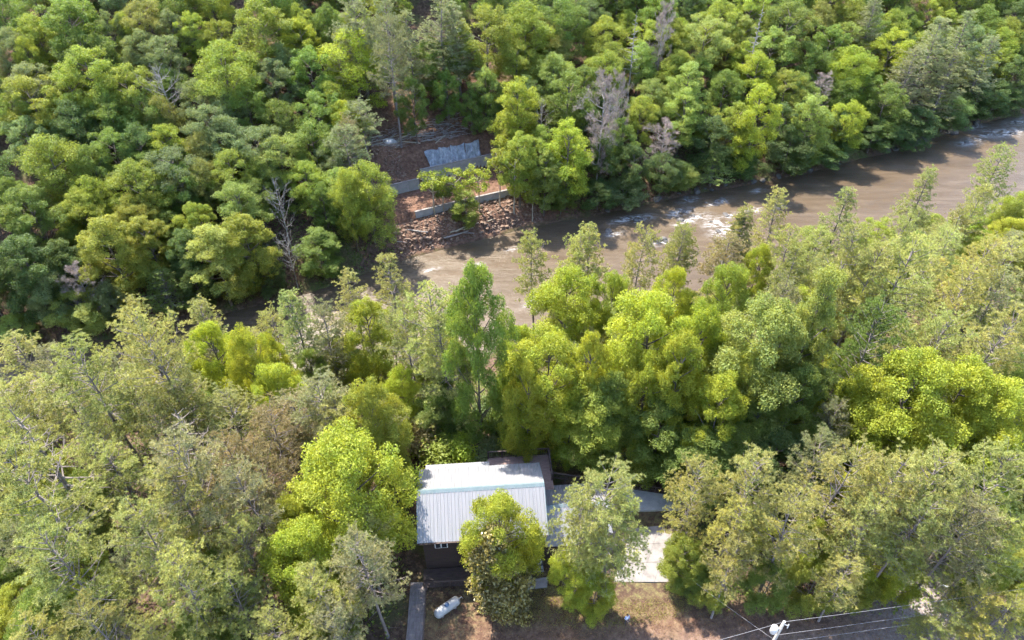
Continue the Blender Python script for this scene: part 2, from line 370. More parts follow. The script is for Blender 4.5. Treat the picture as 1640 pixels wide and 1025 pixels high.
def broadleaf(seed, H=20., W=12., cb=0.28, nl=16, leaf=0.4, nleaf=14000, shape='round', lobe=(0.17, 0.25), bark='bark', sub=10, airy=0.0):
    r = np.random.default_rng(seed)
    T = trunk_path(H, r, 0.86)
    def prof(t):
        if shape == 'cone': return (1 - t) ** 0.55 * min(1, 0.7 + t * 2.2)
        if shape == 'oval': return max(0.05, 1 - ((t - 0.45) / 0.62) ** 2) ** 0.55
        if shape == 'spread': return max(0.05, 1 - ((t - 0.55) / 0.58) ** 2) ** 0.45
        return max(0.05, 1 - ((t - 0.42) / 0.62) ** 2) ** 0.5
    lobes = []
    for i in range(nl):
        t = (i + 0.5) / nl; t = t ** 0.85
        a = i * 2.39996 + r.uniform(-.5, .5)
        R = W * r.uniform(*lobe) * (1.0 - 0.35 * max(0, t - 0.6) / 0.4)
        if shape == 'cone': R *= 0.65 + 0.35 * (1 - t)
        z = H * (cb + (1 - cb) * t) - R * (0.9 if t > 0.8 else 0.3)
        rad = max(0, W / 2 * prof(t) * r.uniform(0.72, 1.12) - R * 0.8)
        c = at_z(T, min(z, H * .86)); lobes.append((c[0] + rad * math.cos(a), c[1] + rad * math.sin(a), z, R * r.uniform(0.85, 1.15)))
    c = T[-1]; lobes.append((c[0], c[1], H - W * 0.14, W * 0.16))
    lobes = np.array(lobes)
    # sub clumps over each lobe
    pc, pr = [], []
    for x, y, z, R in lobes:
        d = unit(r.normal(size=(sub, 3)) + np.array([x, y, 0.0]) / (W * .5) * 0.8 + [0, 0, 0.45])
        pc.append(np.array([x, y, z]) + d * R * r.uniform(0.35, 1.15, (sub, 1)) * [1, 1, 0.85]); pr.append(R * np.clip(np.exp(r.normal(-1.2, .34, sub)), .14, .55))
    pc = np.concatenate(pc); pr = np.concatenate(pr)
    p = pr ** 2 / (pr ** 2).sum()
    idx = r.choice(len(pc), int(nleaf * 1.7), p=p)
    d = unit(r.normal(size=(len(idx), 3)) + [0, 0, 0.25])
    C = pc[idx] + d * [1, 1, .72] * (pr[idx] * (1.2 - 0.75 * r.uniform(0, 1, len(idx)) ** 1.5))[:, None] + r.normal(0, leaf * .5, (len(idx), 3))
    keep = np.ones(len(C), bool); o = np.argsort(C[:, 2]); C, d, idx = C[o], d[o], idx[o]; C32 = C.astype(np.float32)
    for k in range(len(pc)):
        R = pr[k] * 0.72; i0, i1 = np.searchsorted(C[:, 2], (pc[k, 2] - R, pc[k, 2] + R)); q = C32[i0:i1] - pc[k].astype(np.float32)
        keep[i0:i1] &= ~((np.einsum('ij,ij->i', q, q) < R * R) & (idx[i0:i1] != k))
    keep = np.where(keep)[0]; r.shuffle(keep)
    C, d, idx = C[keep], d[keep], idx[keep]
    if airy: sel = r.uniform(size=len(C)) > airy; C, d, idx = C[sel], d[sel], idx[sel]
    C, d, idx = C[:nleaf], d[:nleaf], idx[:nleaf]
    N = unit(d * 0.6 + unit(r.normal(size=d.shape)) * 0.95 + [0, 0, 0.4])
    lv, lf = leaf_quads(C, N, leaf, r)
    clump = r.uniform(-0.22, 0.22, len(pc))[idx]
    var = np.clip(0.5 + clump + r.normal(0, 0.2, len(C)), 0, 1)
    crown = np_mesh('crown', lv, [lf], [M['leaf']], fattr=var)
    R0 = 0.0135 * H
    paths = [(T, np.linspace(R0, R0 * 0.22, len(T)))]
    for x, y, z, R in lobes[:-1]:
        hd = math.hypot(x, y); z0 = min(max(z - hd * r.uniform(0.6, 1.0) - R * .3, H * cb * 0.75), H * 0.8); s0 = at_z(T, z0)
        e = np.array([x, y, z]); mid = s0 * 0.45 + e * 0.55 + [0, 0, -0.12 * hd]
        paths.append((curve3(s0, mid, e), np.linspace(R0 * 0.42, R0 * 0.1, 5)))
        for q in range(3):
            ee = e + unit(r.normal(size=3) + [0, 0, .3]) * R * 0.9
            paths.append((curve3(curve3(s0, mid, e)[3], (e + ee) / 2, ee, 4), np.linspace(R0 * 0.14, R0 * 0.04, 4)))
    tv, tf = branch_tubes(paths)
    return np_mesh('trunk', tv, [tf], [M[bark]], smooth=[True]), crown, H, W

def pine(seed, H=20., W=8., cb=0.35, style='irregular', needles=19, nw=0.048, nl=0.29, dens=1.0, bark='bark_pine'):
    r = np.random.default_rng(seed)
    T = trunk_path(H, r, 0.99, 0.03); R0 = 0.011 * H
    paths = [(T, np.linspace(R0, R0 * 0.12, len(T)))]
    cc, cd = [], []
    z = cb * H; cid = []; nc = 0
    while z < H * 0.985:
        t = (z / H - cb) / (1 - cb)
        if style == 'plume': pr = (1 - t) ** 0.65 * 0.95 + 0.08; el0 = 0.12 + 0.6 * t
        else: pr = (0.62 + 1.1 * t if t < 0.3 else 0.95 * (1 - ((t - 0.3) / 0.78) ** 2)) + 0.06; el0 = 0.12 + 0.75 * t
        nb = r.integers(3, 6) if style != 'plume' else r.integers(4, 7)
        a0 = r.uniform(0, 6.28)
        for k in range(nb):
            if r.uniform() < 0.1: continue
            a = a0 + k * 6.283 / nb + r.uniform(-.35, .35); L = max(0.35, W / 2 * pr * r.uniform(0.55, 1.15))
            el = el0 + r.uniform(-.12, .15); s0 = at_z(T, z)
            dr = np.array([math.cos(a) * math.cos(el), math.sin(a) * math.cos(el), math.sin(el)])
            e = s0 + dr * L + [0, 0, 0.10 * L]; mid = s0 + dr * L * 0.5 - [0, 0, 0.05 * L]
            P = curve3(s0, mid, e, 5); paths.append((P, np.linspace(R0 * 0.22, R0 * 0.05, 5)))
            side = np.array([-math.sin(a), math.cos(a), 0])
            ncl = max(2, int(L * 1.9 * dens))
            for q in range(ncl):
                uq = 1 - 0.72 * (q / ncl) - r.uniform(0, .08); bp = curve3(s0, mid, e, 21)[int(max(0, uq) * 20)]
                lat = r.uniform(-1, 1) * (0.42 * L * (1.08 - uq) + 0.22)
                ctr = bp + side * lat + dr * abs(lat) * 0.4 + [0, 0, r.normal(0, 0.10)]
                if abs(lat) > 0.35: paths.append((np.stack([bp - dr * 0.2, (bp + ctr) / 2, ctr]), np.array([R0 * .07, R0 * .05, R0 * .03])))
                nt_ = r.integers(5, 9); flat = 0.5 if style == 'plume' else 0.8
                cc.append(ctr + r.normal(0, 1, (nt_, 3)) * [0.23, 0.23, 0.23 * flat]); cd.append(np.tile(dr + side * np.sign(lat) * 0.5 + [0, 0, .35], (nt_, 1)))
                cid += [nc] * nt_; nc += 1
        z += r.uniform(0.032, 0.052) * H * (1.0 if style != 'plume' else 0.95)
    for k in range(10):     # dead lower branches
        z0 = r.uniform(0.12, cb + .1) * H; s0 = at_z(T, z0); a = r.uniform(0, 6.28); L = r.uniform(0.8, 2.3)
        e = s0 + np.array([math.cos(a), math.sin(a), r.uniform(-.1, .35)]) * L
        paths.append((curve3(s0, (s0 + e) / 2 - [0, 0, .1], e, 4), np.linspace(R0 * 0.16, R0 * 0.04, 4)))
    C = np.repeat(np.concatenate(cc), needles, 0); D = np.repeat(np.concatenate(cd), needles, 0); cid = np.repeat(cid, needles); n = len(C)
    d = unit(unit(D) * 0.7 + unit(r.normal(size=(n, 3))) * 0.9 + [0, 0, 0.15])
    w = unit(np.cross(d, unit(r.normal(size=(n, 3)))))
    l = r.uniform(0.7, 1.2, n)[:, None] * nl
    v = np.stack([C - w * nw / 2, C + w * nw / 2, C + d * l], 1).reshape(-1, 3)
    var = np.clip(0.5 + r.uniform(-.25, .25, nc)[cid] + r.normal(0, .16, n), 0, 1)
    crown = np_mesh('crown', v, [np.arange(n * 3).reshape(n, 3)], [M['needle']], fattr=var)
    tv, tf = branch_tubes(paths, 5)
    return np_mesh('trunk', tv, [tf], [M[bark]], smooth=[True]), crown, H, W

def bare(seed, H=16., W=9., mat='bark_grey', twigs=0, snag=False, tw_mat='twig_rose', cb=0.3):
    r = np.random.default_rng(seed); T = trunk_path(H, r, 0.97, 0.03); R0 = 0.012 * H
    paths = [(T, np.linspace(R0, R0 * 0.12, len(T)))]; tips = []
    nb = 34 if snag else 22
    for i in range(nb):
        t = (i + .5) / nb; z0 = H * (cb + (0.93 - cb) * t); a = i * 2.4 + r.uniform(-.5, .5); s0 = at_z(T, z0)
        L = W / 2 * ((1 - t) * 0.9 + 0.12 if snag else max(0.25, 1 - ((t - .35) / .75) ** 2)) * r.uniform(.6, 1.15); el = r.uniform(-.1, .2) if snag else r.uniform(.3, .9)
        d = np.array([math.cos(a) * math.cos(el), math.sin(a) * math.cos(el), math.sin(el)]); e = s0 + d * L
        P = curve3(s0, s0 + d * L * .5 - [0, 0, .08 * L], e + [0, 0, .12 * L], 6); paths.append((P, np.linspace(R0 * .34, R0 * .06, 6)))
        for q in range(4 if snag else 9):
            b0 = P[r.integers(1, 6)]; d2 = unit(d + unit(r.normal(size=3)) * .9 + [0, 0, .25]); l2 = L * r.uniform(.18, .42); e2 = b0 + d2 * l2
            paths.append((curve3(b0, (b0 + e2) / 2 + r.normal(0, .06, 3), e2, 4), np.linspace(R0 * .13, R0 * .03, 4))); tips.append((b0, e2, d2))
            if not snag:
                for w in range(3):
                    e3 = e2 + unit(d2 + unit(r.normal(size=3)) * .9) * l2 * .5; paths.append((np.stack([(b0 + 2 * e2) / 3, (e2 + e3) / 2, e3]), np.array([.05, .035, .02]) * R0)); tips.append((e2, e3, d2))
    tv, tf = branch_tubes(paths, 4)
    crown = None
    if twigs:
        k = r.integers(0, len(tips), twigs); B = np.array([tips[i][0] for i in k]); E = np.array([tips[i][1] for i in k]); D = np.array([tips[i][2] for i in k])
        C = B + (E - B) * r.uniform(.1, 1.1, (twigs, 1)) + r.normal(0, .16, (twigs, 3)); d = unit(D + r.normal(0, .7, (twigs, 3)) + [0, 0, .3]); w = unit(np.cross(d, r.normal(size=d.shape)))
        l = r.uniform(.25, .6, twigs)[:, None]
        v = np.stack([C - w * .022, C + w * .022, C + d * l], 1).reshape(-1, 3)
        crown = np_mesh('crown', v, [np.arange(twigs * 3).reshape(-1, 3)], [M[tw_mat]])
    return np_mesh('trunk', tv, [tf], [M[mat]], smooth=[True]), crown, H, W

def shrub(seed, H=3., W=3.4, n=2600, leaf=0.2):
    r = np.random.default_rng(seed)
    k = 14; a = r.uniform(0, 6.28, k); rad = r.uniform(.1, .38, k) * W; pc = np.column_stack([np.cos(a) * rad, np.sin(a) * rad, r.uniform(.3, .8, k) * H]); pr = r.uniform(.16, .28, k) * W
    idx = r.integers(0, k, n); d = unit(r.normal(size=(n, 3)) + [0, 0, .3]); C = pc[idx] + d * (pr[idx] * r.uniform(.6, 1.1, n))[:, None]; C[:, 2] = np.maximum(C[:, 2], .05)
    lv, lf = leaf_quads(C, unit(d * .6 + r.normal(size=d.shape) * .6 + [0, 0, .4]), leaf, r)
    var = np.clip(.5 + r.uniform(-.2, .2, k)[idx] + r.normal(0, .2, n), 0, 1)
    paths = [(curve3((0, 0, 0), (p[0] * .2, p[1] * .2, p[2] * .6), p, 4), np.linspace(.035, .012, 4)) for p in pc]
    tv, tf = branch_tubes(paths, 4)
    return np_mesh('stem', tv, [tf], [M['bark']], smooth=[True]), np_mesh('foliage', lv, [lf], [M['leaf']], fattr=var), H, W

PROTO = {
 # far forest: coarser leaves; near forest: leaf sized faces
 'bf': [broadleaf(100 + i, 20, 12, .18, 17 + i % 5, .235, 31000, 'round', (.14, .23), sub=20) for i in range(5)] + [broadleaf(110 + i, 20, 12, .2, 22, .235, 31000, 'spread', (.12, .2), sub=19) for i in range(3)],
 'of': [broadleaf(120 + i, 22, 9.5, .16, 22, .23, 28000, 'oval', (.15, .23), sub=19) for i in range(4)],
 'bn': [broadleaf(200 + i, 20, 12, .2, 26, .205, 60000, 'round', (.12, .2), sub=24) for i in range(4)],
 'on': [broadleaf(210 + i, 23, 10, .15, 28, .205, 56000, 'oval', (.13, .21), sub=24) for i in range(3)],
 'cn': [broadleaf(220, 24, 11, .12, 34, .205, 56000, 'cone', (.12, .19), sub=22)],
 'sn': [bare(412, 19, 6, 'bark', snag=True, cb=.45)],
 't': [broadleaf(230 + i, 11, 5, .55, 10, .26, 2300, 'spread', (.15, .22), 'bark_pale', 9, .3) for i in range(3)],
 'p': [pine(300 + i, 20, 8.5, .32 + .035 * i, 'irregular') for i in range(5)],
 'w': [pine(310 + i, 20, 7.5, .25, 'plume', 18, .046, .27) for i in range(3)],
 'd': [bare(400 + i) for i in range(2)],
 's': [bare(410, 19, 6, snag=True, cb=.25), bare(411, 19, 6, snag=True, cb=.35)],
 'k': [bare(420 + i, 17, 8, 'bark_grey', 9000, cb=.15) for i in range(2)],
 'u': [shrub(500 + i) for i in range(3)],
}
def magnolia_mesh():
    tr, cr, H, W = broadleaf(240, 12, 6.6, .05, 26, .24, 13000, 'cone', (.16, .24), sub=11)
    cr.materials[0] = M['gloss_leaf']; return tr, cr, H, W
PROTO['m'] = [magnolia_mesh()]
# ---------------------------------------------------------------- the forest: where each tree's top shows in the photograph
# x y width kind colour [height in metres]; the first line of a block gives the block's origin and scale
TREES = """
@ 0 0 2.93
130 70 200 b Y; 290 2 260 b G; 640 2 200 b O; 780 50 150 b S; 880 80 160 b Y; 1000 95 150 b Y; 1200 10 260 b Y; 1400 100 160 b Z; 1610 140 170 b Y; 360 150 220 b G; 490 60 110 b S
640 140 160 b S; 740 180 180 b S; 380 240 270 b Y; 730 300 180 d A 15; 1020 200 280 b Y; 1310 210 130 b S; 1260 280 190 b S; 1440 240 210 b G; 1590 250 130 p H; 100 180 130 b Y
100 300 210 b S; 100 370 240 b Y; 310 360 210 b Y; 560 320 240 b Y; 480 440 210 b G; 640 430 200 b G; 890 380 160 b S; 735 460 150 b O; 300 480 210 b D; 1140 410 190 b G; 1050 430 150 b S
960 500 230 b S; 1290 470 170 b G; 1480 440 200 b G; 1540 390 160 b Y; 1600 480 140 b Z; 1630 560 130 p B; 90 560 200 b S; 190 640 270 b Y; 500 620 210 b G; 620 580 180 b D
750 590 170 b Y; 920 620 170 b O; 1030 560 210 b S; 1180 600 210 b S; 1290 640 210 b P; 1450 580 210 b G; 400 690 170 b G; 780 700 230 b S; 600 760 250 b Y; 830 790 190 b G; 1060 710 210 b Y
930 760 170 b O; 1560 650 170 b S; 1420 760 180 b Y; 1280 830 130 d A 15; 1580 800 190 b P; 90 880 270 b G; 400 830 170 b Y; 350 905 210 b Y; 600 920 190 b Y; 1090 870 190 o P; 20 840 170 b G; 890 970 170 b Y; 1500 870 150 b G
20 130 160 b S; 30 450 160 b G; 1150 250 120 b G; 560 60 120 b Y; 1380 20 150 b Y; 1520 30 150 b G
@ 0 350 2.93
450 10 240 o Y; 650 2 190 o Y; 960 40 250 o P 20; 1130 0 220 o Y; 1330 60 130 d A 16; 1480 60 200 o G; 60 100 300 b D; 170 250 190 b S; 340 220 150 k R 12; 330 340 250 b P 13; 480 300 140 b S; 740 250 200 w G 16; 250 110 200 b D; 40 450 160 b P; 880 200 150 b D; 1240 180 140 b D 12; 850 60 180 b D
60 560 220 p L; 330 560 330 p L 20; 590 420 220 w L 19; 680 450 270 p L 22; 910 380 210 w L 17; 1370 330 210 w L 19; 960 500 230 b Z 15; 1120 530 220 b Z 16; 1240 545 150 b Z 14; 1270 690 240 b Z 13
1500 420 210 p H 17; 60 760 240 p L; 250 770 260 p L; 480 690 220 p H; 590 740 260 p L; 800 750 270 p O; 1030 830 260 p L; 1240 900 260 p B 14; 1470 800 300 p H 15; 1560 560 170 b Y 11; 720 860 220 p L; 60 950 220 p L; 400 920 240 p L; 180 640 200 p H; 1450 620 150 b G 11
@ 0 700 2.93
40 20 260 p L 23; 200 100 180 b Y 10; 480 60 260 p L; 300 220 240 b G 11; 860 10 300 p H 22; 1060 10 260 p B 17; 1230 60 200 p B 15; 1580 20 520 b Z 19; 1400 420 380 b Z 15; 620 350 330 p L 19; 700 570 300 p L 18; 180 430 300 p L 20; 350 560 200 b Y 10; 1130 430 240 p L 15; 1060 660 240 p L 14
1230 830 200 p L 12; 440 780 300 p L 16; 150 760 300 b G 13; 120 880 260 p L 14; 880 480 180 b Z 11; 1000 560 220 b G 11; 880 860 220 b G 10; 680 880 220 p L 12; 1500 700 260 b Y 12; 1500 620 150 p L 15; 1540 780 150 p H 14; 780 180 240 p L 20; 1330 300 200 b Y 13; 1700 470 120 p H 17; 350 20 200 p L; 1130 180 200 p H 18
@ 540 0 2.93
80 2 220 p H 20; 220 2 200 p H 22; 60 140 270 b Z; 225 120 140 p H 24; 480 2 240 w H 20; 330 60 160 w H 19; 560 30 180 w H; 440 190 190 b G; 570 140 160 b P; 700 50 270 b Y; 880 2 250 b Y; 1060 2 220 b G; 960 90 160 b O; 1010 140 150 b O; 840 195 190 b Y; 1020 255 200 b P
1260 80 170 b Y; 1410 40 110 s A 20; 1550 2 120 k R 19; 1480 110 160 b Y; 1290 200 170 b Y; 1430 210 160 b P; 1590 100 160 b Y; 850 375 200 o Z 19; 830 490 160 o Y; 1090 340 200 o G; 960 460 120 d A 13; 1260 340 180 k R 24; 1330 340 110 k R 20
1090 590 200 o Z 18; 860 640 170 o Y 15; 980 710 150 o P 14; 340 400 150 b G 13; 510 330 130 b G 12; 680 320 140 b P 13; 150 470 190 p H 12; 40 490 160 b Y; 120 765 230 b Y 16; 30 800 170 b Y 16; 30 600 190 p H 15; 620 470 110 b G 9; 720 420 110 b G 11
450 800 130 t Z 9; 545 800 130 t Z 9; 660 795 120 t Z 9; 600 900 130 o Y 8; 760 700 110 t Y 12; 830 720 120 t Y 13; 920 860 100 t Y 11; 500 860 90 t G 6; 1430 460 150 b Y; 1490 375 170 b P; 1600 250 160 b Y; 1600 420 150 b P; 1350 860 180 b S 9; 1230 870 170 b D 11; 1400 700 160 b D; 1250 640 160 b D; 1540 570 150 k R 12; 1150 480 150 b D; 1330 560 150 b G; 1540 720 160 b D; 1620 820 140 b P 9; 1060 800 150 b G 12
@ 540 350 2.93
240 170 180 w L 20; 60 240 160 w L 18; 440 310 140 p L 21; 640 225 310 b G 26; 940 90 100 p L 17; 1210 25 130 w L 18; 1150 90 170 p L 18; 1430 45 120 p L 19; 1620 50 120 p L 17; 1090 250 320 b Z 18; 860 500 170 b Z 13; 120 385 210 o Z 17; 320 400 220 p L 18; 1000 570 380 b Z 17; 1200 540 180 o Z 19; 1300 260 170 b Y 16
1600 240 180 b Z 16; 1500 375 400 b Z 21; 1350 370 200 p L 18; 290 705 160 b Z 10; 490 770 170 b G 9; 370 950 190 u B 5; 900 700 220 b Z 16; 500 480 150 w L 18; 1480 640 260 b Z 17; 1280 780 200 o G 15; 540 900 180 u Y 4; 760 930 150 u G 4; 690 860 130 u D 3; 100 850 180 p L 13; 200 900 180 p H 12; 850 820 160 b Y 11; 1060 880 180 b Z 12
@ 1080 0 2.93
230 2 190 b Y; 425 2 100 s A 21; 160 80 200 b P; 40 95 110 b Y; 560 10 230 b G; 1050 50 150 b Y; 950 5 140 w H; 700 15 150 b O; 1220 10 110 b Y; 1270 80 170 w H 20; 1400 60 140 w H 19; 1590 90 150 b Y; 270 165 130 b Y; 480 140 180 b P; 340 200 140 b Y; 400 245 190 b Z; 660 210 170 b G; 750 130 170 b G; 830 110 150 b P; 850 220 200 b Z; 1050 145 190 b Z; 1180 150 140 b Y
1140 230 180 w H 17; 540 340 170 b Y; 420 405 180 o Z 20; 310 480 150 o Y; 710 340 120 k R; 670 460 180 o P; 845 470 170 b Z 17; 1560 230 120 b Y; 1020 400 190 b G; 1150 500 220 b D; 1320 450 200 b D; 1450 400 200 b D; 200 550 180 b D; 200 710 150 w P 9; 560 620 240 b D; 600 680 150 b G 11; 80 300 170 o P; 40 240 140 b Y; 60 430 160 o P; 40 790 150 b P 8; 330 740 160 b D 9; 740 640 200 b D; 960 560 200 b D; 1060 590 160 b D
1500 180 150 w H; 1620 280 150 b D; 1330 250 160 w H; 1550 380 180 b D; 1620 440 170 b D; 900 330 150 b G; 960 60 130 b G; 1480 30 160 b G; 1620 10 150 b D; 600 350 140 b G; 250 330 150 b G; 520 500 150 b D; 800 520 150 b D
1210 780 90 w L 10; 830 880 150 w L 16; 1450 870 150 p L 16; 1560 700 170 p L 18; 510 890 90 w L 15; 320 955 100 w L 16
@ 1080 350 2.93
60 50 130 p L 16; 250 80 200 p B 14; 420 130 130 b Z 13; 330 2 80 w D 15; 740 240 330 c P 25; 270 225 220 b Y 17; 480 400 470 b P 22; 150 420 300 b Z 20; 600 150 130 w O 16; 860 30 190 p L 21; 960 130 190 p L 20; 1090 90 190 p L 22; 1300 60 200 p L; 1480 90 220 p N 18; 700 60 170 p L; 560 40 150 p L 16; 1010 430 200 p G 21; 1260 430 300 p L 20; 1150 300 240 p L; 1400 260 240 p N 19; 1550 420 230 p L 21
1560 250 220 p H; 1420 560 220 p L; 1620 120 200 p L; 1190 640 480 b Z 20; 1420 690 430 b Z 18; 1580 780 380 b Z 17; 960 760 320 b Z 15; 880 560 150 b G 14; 1600 620 180 b G 14; 620 480 240 b G 17; 380 620 260 b Y 18; 250 760 260 o Z 17; 620 700 240 o G 16; 60 560 240 o Z 20; 60 780 230 o Z 13; 800 880 180 p H 13; 860 180 150 p L 17; 1200 180 170 p L; 540 300 150 p H 15; 760 760 200 b D 10; 420 860 200 o G 13; 1100 520 200 p L 17
@ 1080 690 2.93
-340 190 380 p L 20; 130 170 260 p N 15; 430 115 300 p L 18; 740 40 150 p H 15; 850 100 280 p L 19; 1060 110 280 p L 19; 1300 130 300 p L 20; 1560 120 300 p L 20; 300 330 260 p N 14; 620 280 260 p L 17; 950 320 280 p L 16; 1180 330 280 p L 17; 1420 360 260 p H 17; 1580 380 200 p L 16; 300 560 220 p L 12; 60 520 190 b Y 8; 680 430 180 b Z 10; 1000 520 240 b Z 9; 700 640 230 b Y 7; 1130 590 190 b Z 8; 480 650 180 b G 7; 900 690 150 b Y 6; 1450 620 160 b G 8; 1560 560 180 b Y 9
1450 760 230 p N 11; 1290 830 200 p L 9; 1590 800 210 p N 12; 1150 890 130 p L 5; 870 580 190 p L 12; 120 600 150 b G 6; 200 690 150 b Y 5
@ 0 0 1
12 655 150 s A 22; 283 650 130 s A 18; 330 850 60 s A 11; 800 803 116 b Z 14.5; 782 848 118 m M 13; 925 880 72 b Z 9.5; 985 795 80 p L 17; 940 800 80 p L 16; 958 925 58 b Z 6.5; 955 640 110 o Y 13; 1010 690 100 b Y 7; 1065 650 100 o G 12; 585 615 100 b Y 18; 575 815 70 p L 14; 535 900 80 p L 9; 700 700 70 u Y 4; 740 705 60 u Z 4; 790 715 60 u S 3
1130 700 110 o G 11; 1190 690 100 b G 11; 1250 700 110 b D 10; 860 700 80 u Y 4; 700 640 70 b G 7; 830 640 70 u G 4; 610 655 80 b Y 9; 540 640 90 p L 13; 470 640 90 p B 12
"""
COLS = {'Y': (0.25, 0.29, 0.053), 'Z': (0.305, 0.35, 0.046), 'G': (0.16, 0.22, 0.05), 'D': (0.115, 0.165, 0.055), 'S': (0.19, 0.235, 0.105), 'P': (0.275, 0.33, 0.09),
        'O': (0.23, 0.235, 0.07), 'L': (0.345, 0.35, 0.115), 'H': (0.275, 0.28, 0.135), 'B': (0.27, 0.225, 0.11), 'N': (0.385, 0.36, 0.105), 'M': (0.17, 0.15, 0.045), 'A': (0.3, 0.3, 0.3), 'R': (0.3, 0.25, 0.22)}
CNAME = {'Y': 'yellow-green', 'Z': 'bright lime', 'G': 'mid green', 'D': 'dark green', 'S': 'silvery green', 'P': 'pale green', 'O': 'olive', 'L': 'pale olive', 'H': 'greyish',
         'B': 'brownish', 'N': 'golden olive', 'M': 'glossy dark', 'A': 'grey', 'R': 'pinkish grey'}
HW = {'b': (1.55, 11, 22), 'o': (2.1, 12, 24), 'c': (2.2, 16, 27), 't': (2.2, 7, 13), 'p': (2.3, 13, 23), 'w': (2.5, 12, 22), 'd': (1.6, 11, 17), 's': (3.2, 14, 20), 'k': (2.0, 11, 20), 'm': (1.7, 8, 12), 'u': (.9, 2, 5)}
tt = np.concatenate([np.arange(25, 120, .25), np.arange(120, 420, .5)])
def locate(px, py, w, k, H):
    d = ray(px, py); X, Y, Z = tt * d[0], tt * d[1], CAM_H + tt * d[2]; g = height(X, Y)
    fixed = H is not None; h = H or 17.0
    for it in range(1 if fixed else 5):
        i = np.argmax(Z - h * 0.985 <= g); t = tt[i]          # depth along the axis equals t
        W = w * t / 1108.0
        if not fixed: f, lo, hi = HW[k]; h = 0.4 * h + 0.6 * min(max(W * f, lo), hi)
    i = np.argmax(Z - h * 0.985 <= g); t = tt[i]
    return X[i], Y[i], float(height(X[i:i+1], Y[i:i+1])[0]), w * t / 1108.0, h
def blocked(x, y, s=None, u=None):
    """places where no trunk can stand: house, drive, walls, water"""
    if s is None: s, u = bank_dist(np.array([x]), np.array([y])); s, u = s[0], u[0]
    if -RW(u) - 0.5 < s < 0.6: return True
    if -10.6 < x < 11.5 and 34.2 < y < 48: return True
    if 9 < x < 15.5 and 31 < y < 44: return True
    if SITE0 - 0.5 < u < SITE1 + 1 and S_LOW - 0.6 < s < 21: return True
    return False
specs = []
ox = oy = 0; sc_ = 1
for line in TREES.strip().splitlines():
    line = line.strip()
    if line.startswith('@'): ox, oy, sc_ = map(float, line[1:].split()); continue
    for it in line.split(';'):
        p = it.split()
        specs.append((ox + float(p[0]) / sc_, oy + float(p[1]) / sc_, float(p[2]) / sc_, p[3], p[4], float(p[5]) if len(p) > 5 else None))
placed = []          # x, y, z, W, H, kind, colour
for px, py, w, k, c, H in specs:
    x, y, z, W, h = locate(px, py, w, k, H)
    s, u = bank_dist(np.array([x]), np.array([y])); s, u = s[0], u[0]
    if -RW(u) - 0.5 < s < 0.6:        # would stand in the water: move to the nearer bank and fit its height
        far_side = s > -RW(u) / 2
        for dy in np.arange(0, 40, .5):
            yy = y + dy if far_side else y - dy
            if not blocked(x * yy / y, yy): break
        x, y = x * yy / y, yy; z = hgt(x, y)
        d = ray(px, py); h = min(max(CAM_H + d[2] * y / d[1] - z, 6), 27)
    if blocked(x, y):
        best = None
        for rad in np.arange(.5, 9, .5):
            for a in np.arange(0, 6.28, .5):
                if not blocked(x + rad * math.cos(a), y + rad * math.sin(a)): best = (x + rad * math.cos(a), y + rad * math.sin(a)); break
            if best: break
        if best: x, y = best; z = hgt(x, y)
    if k in 'pw': W = max(W, .30 * h)
    placed.append((x, y, z, W * {'w': 1.45, 'p': 1.3}.get(k, 1.15), h, k, c))
n_hand = len(placed)
# trees between the ones above, filling the stand where their ground would show
fr = np.random.default_rng(77)
def in_view(x, y, z, mx=90, my=110):
    a, b_, w = project((x, y, z)); return w > 5 and -mx < a < 1640 + mx and -my < b_ < 1025 + my
def try_fill(n, most, gap_fn, pick, cond):
    X, Y = fr.uniform(-110, 160, n), fr.uniform(8, 215, n); S, U = bank_dist(X, Y); Z = height(X, Y); cnt = 0
    for x, y, s, u, z in zip(X, Y, S, U, Z):
        if cnt >= most: break
        if not (in_view(x, y, z + 12) or in_view(x, y, z + 3)) or not cond(x, y, s, u) or blocked(x, y, s, u): continue
        W, h, k, c = pick(s); q = np.array([p[:4] for p in placed])
        if (np.hypot(q[:, 0] - x, q[:, 1] - y) < gap_fn(q[:, 3], W)).any(): continue
        placed.append((x, y, z, W, h, k, c)); cnt += 1
    return cnt
def pick_far(s):
    W = fr.uniform(6, 9.5); return W, W * fr.uniform(1.3, 1.7), 'b', fr.choice(list('GGDSYYP'))
def site_view(x, y, s, u): return SITE0 - 9 < u < SITE1 + 4 and -2 < s < 38
def soil_view(x, y): return -20 < x < 2 and 126 < y < 152
f1 = try_fill(9000, 190, lambda q, W: 0.27 * q + 0.24 * W + 0.6, pick_far, lambda x, y, s, u: s > 3 and not site_view(x, y, s, u) and not soil_view(x, y))
def pick_near(s):
    if fr.uniform() < 0.4: W = fr.uniform(4.5, 7); return W, W * fr.uniform(1.7, 2.3), 'p', fr.choice(list('LLH'))
    W = fr.uniform(4, 6.5); return W, W * fr.uniform(1.2, 1.6), 'b', fr.choice(list('YYZGG'))
def near_ok(x, y, s, u):
    if s > -RW(u) - 1.5: return False
    if -12 < x < 17 and 20 < y < 51: return False
    if -14 < x < 6 and 42 < y < 62: return False
    if -8 < x < 3 and y < 82: return False            # the gap down to the water
    if 14 < x < 46 and y < 33: return False           # road, pole and wires
    return True
f2 = try_fill(9000, 190, lambda q, W: 0.25 * q + 0.25 * W + 0.7, pick_near, near_ok)
print('trees', n_hand, 'fill', f1, f2)

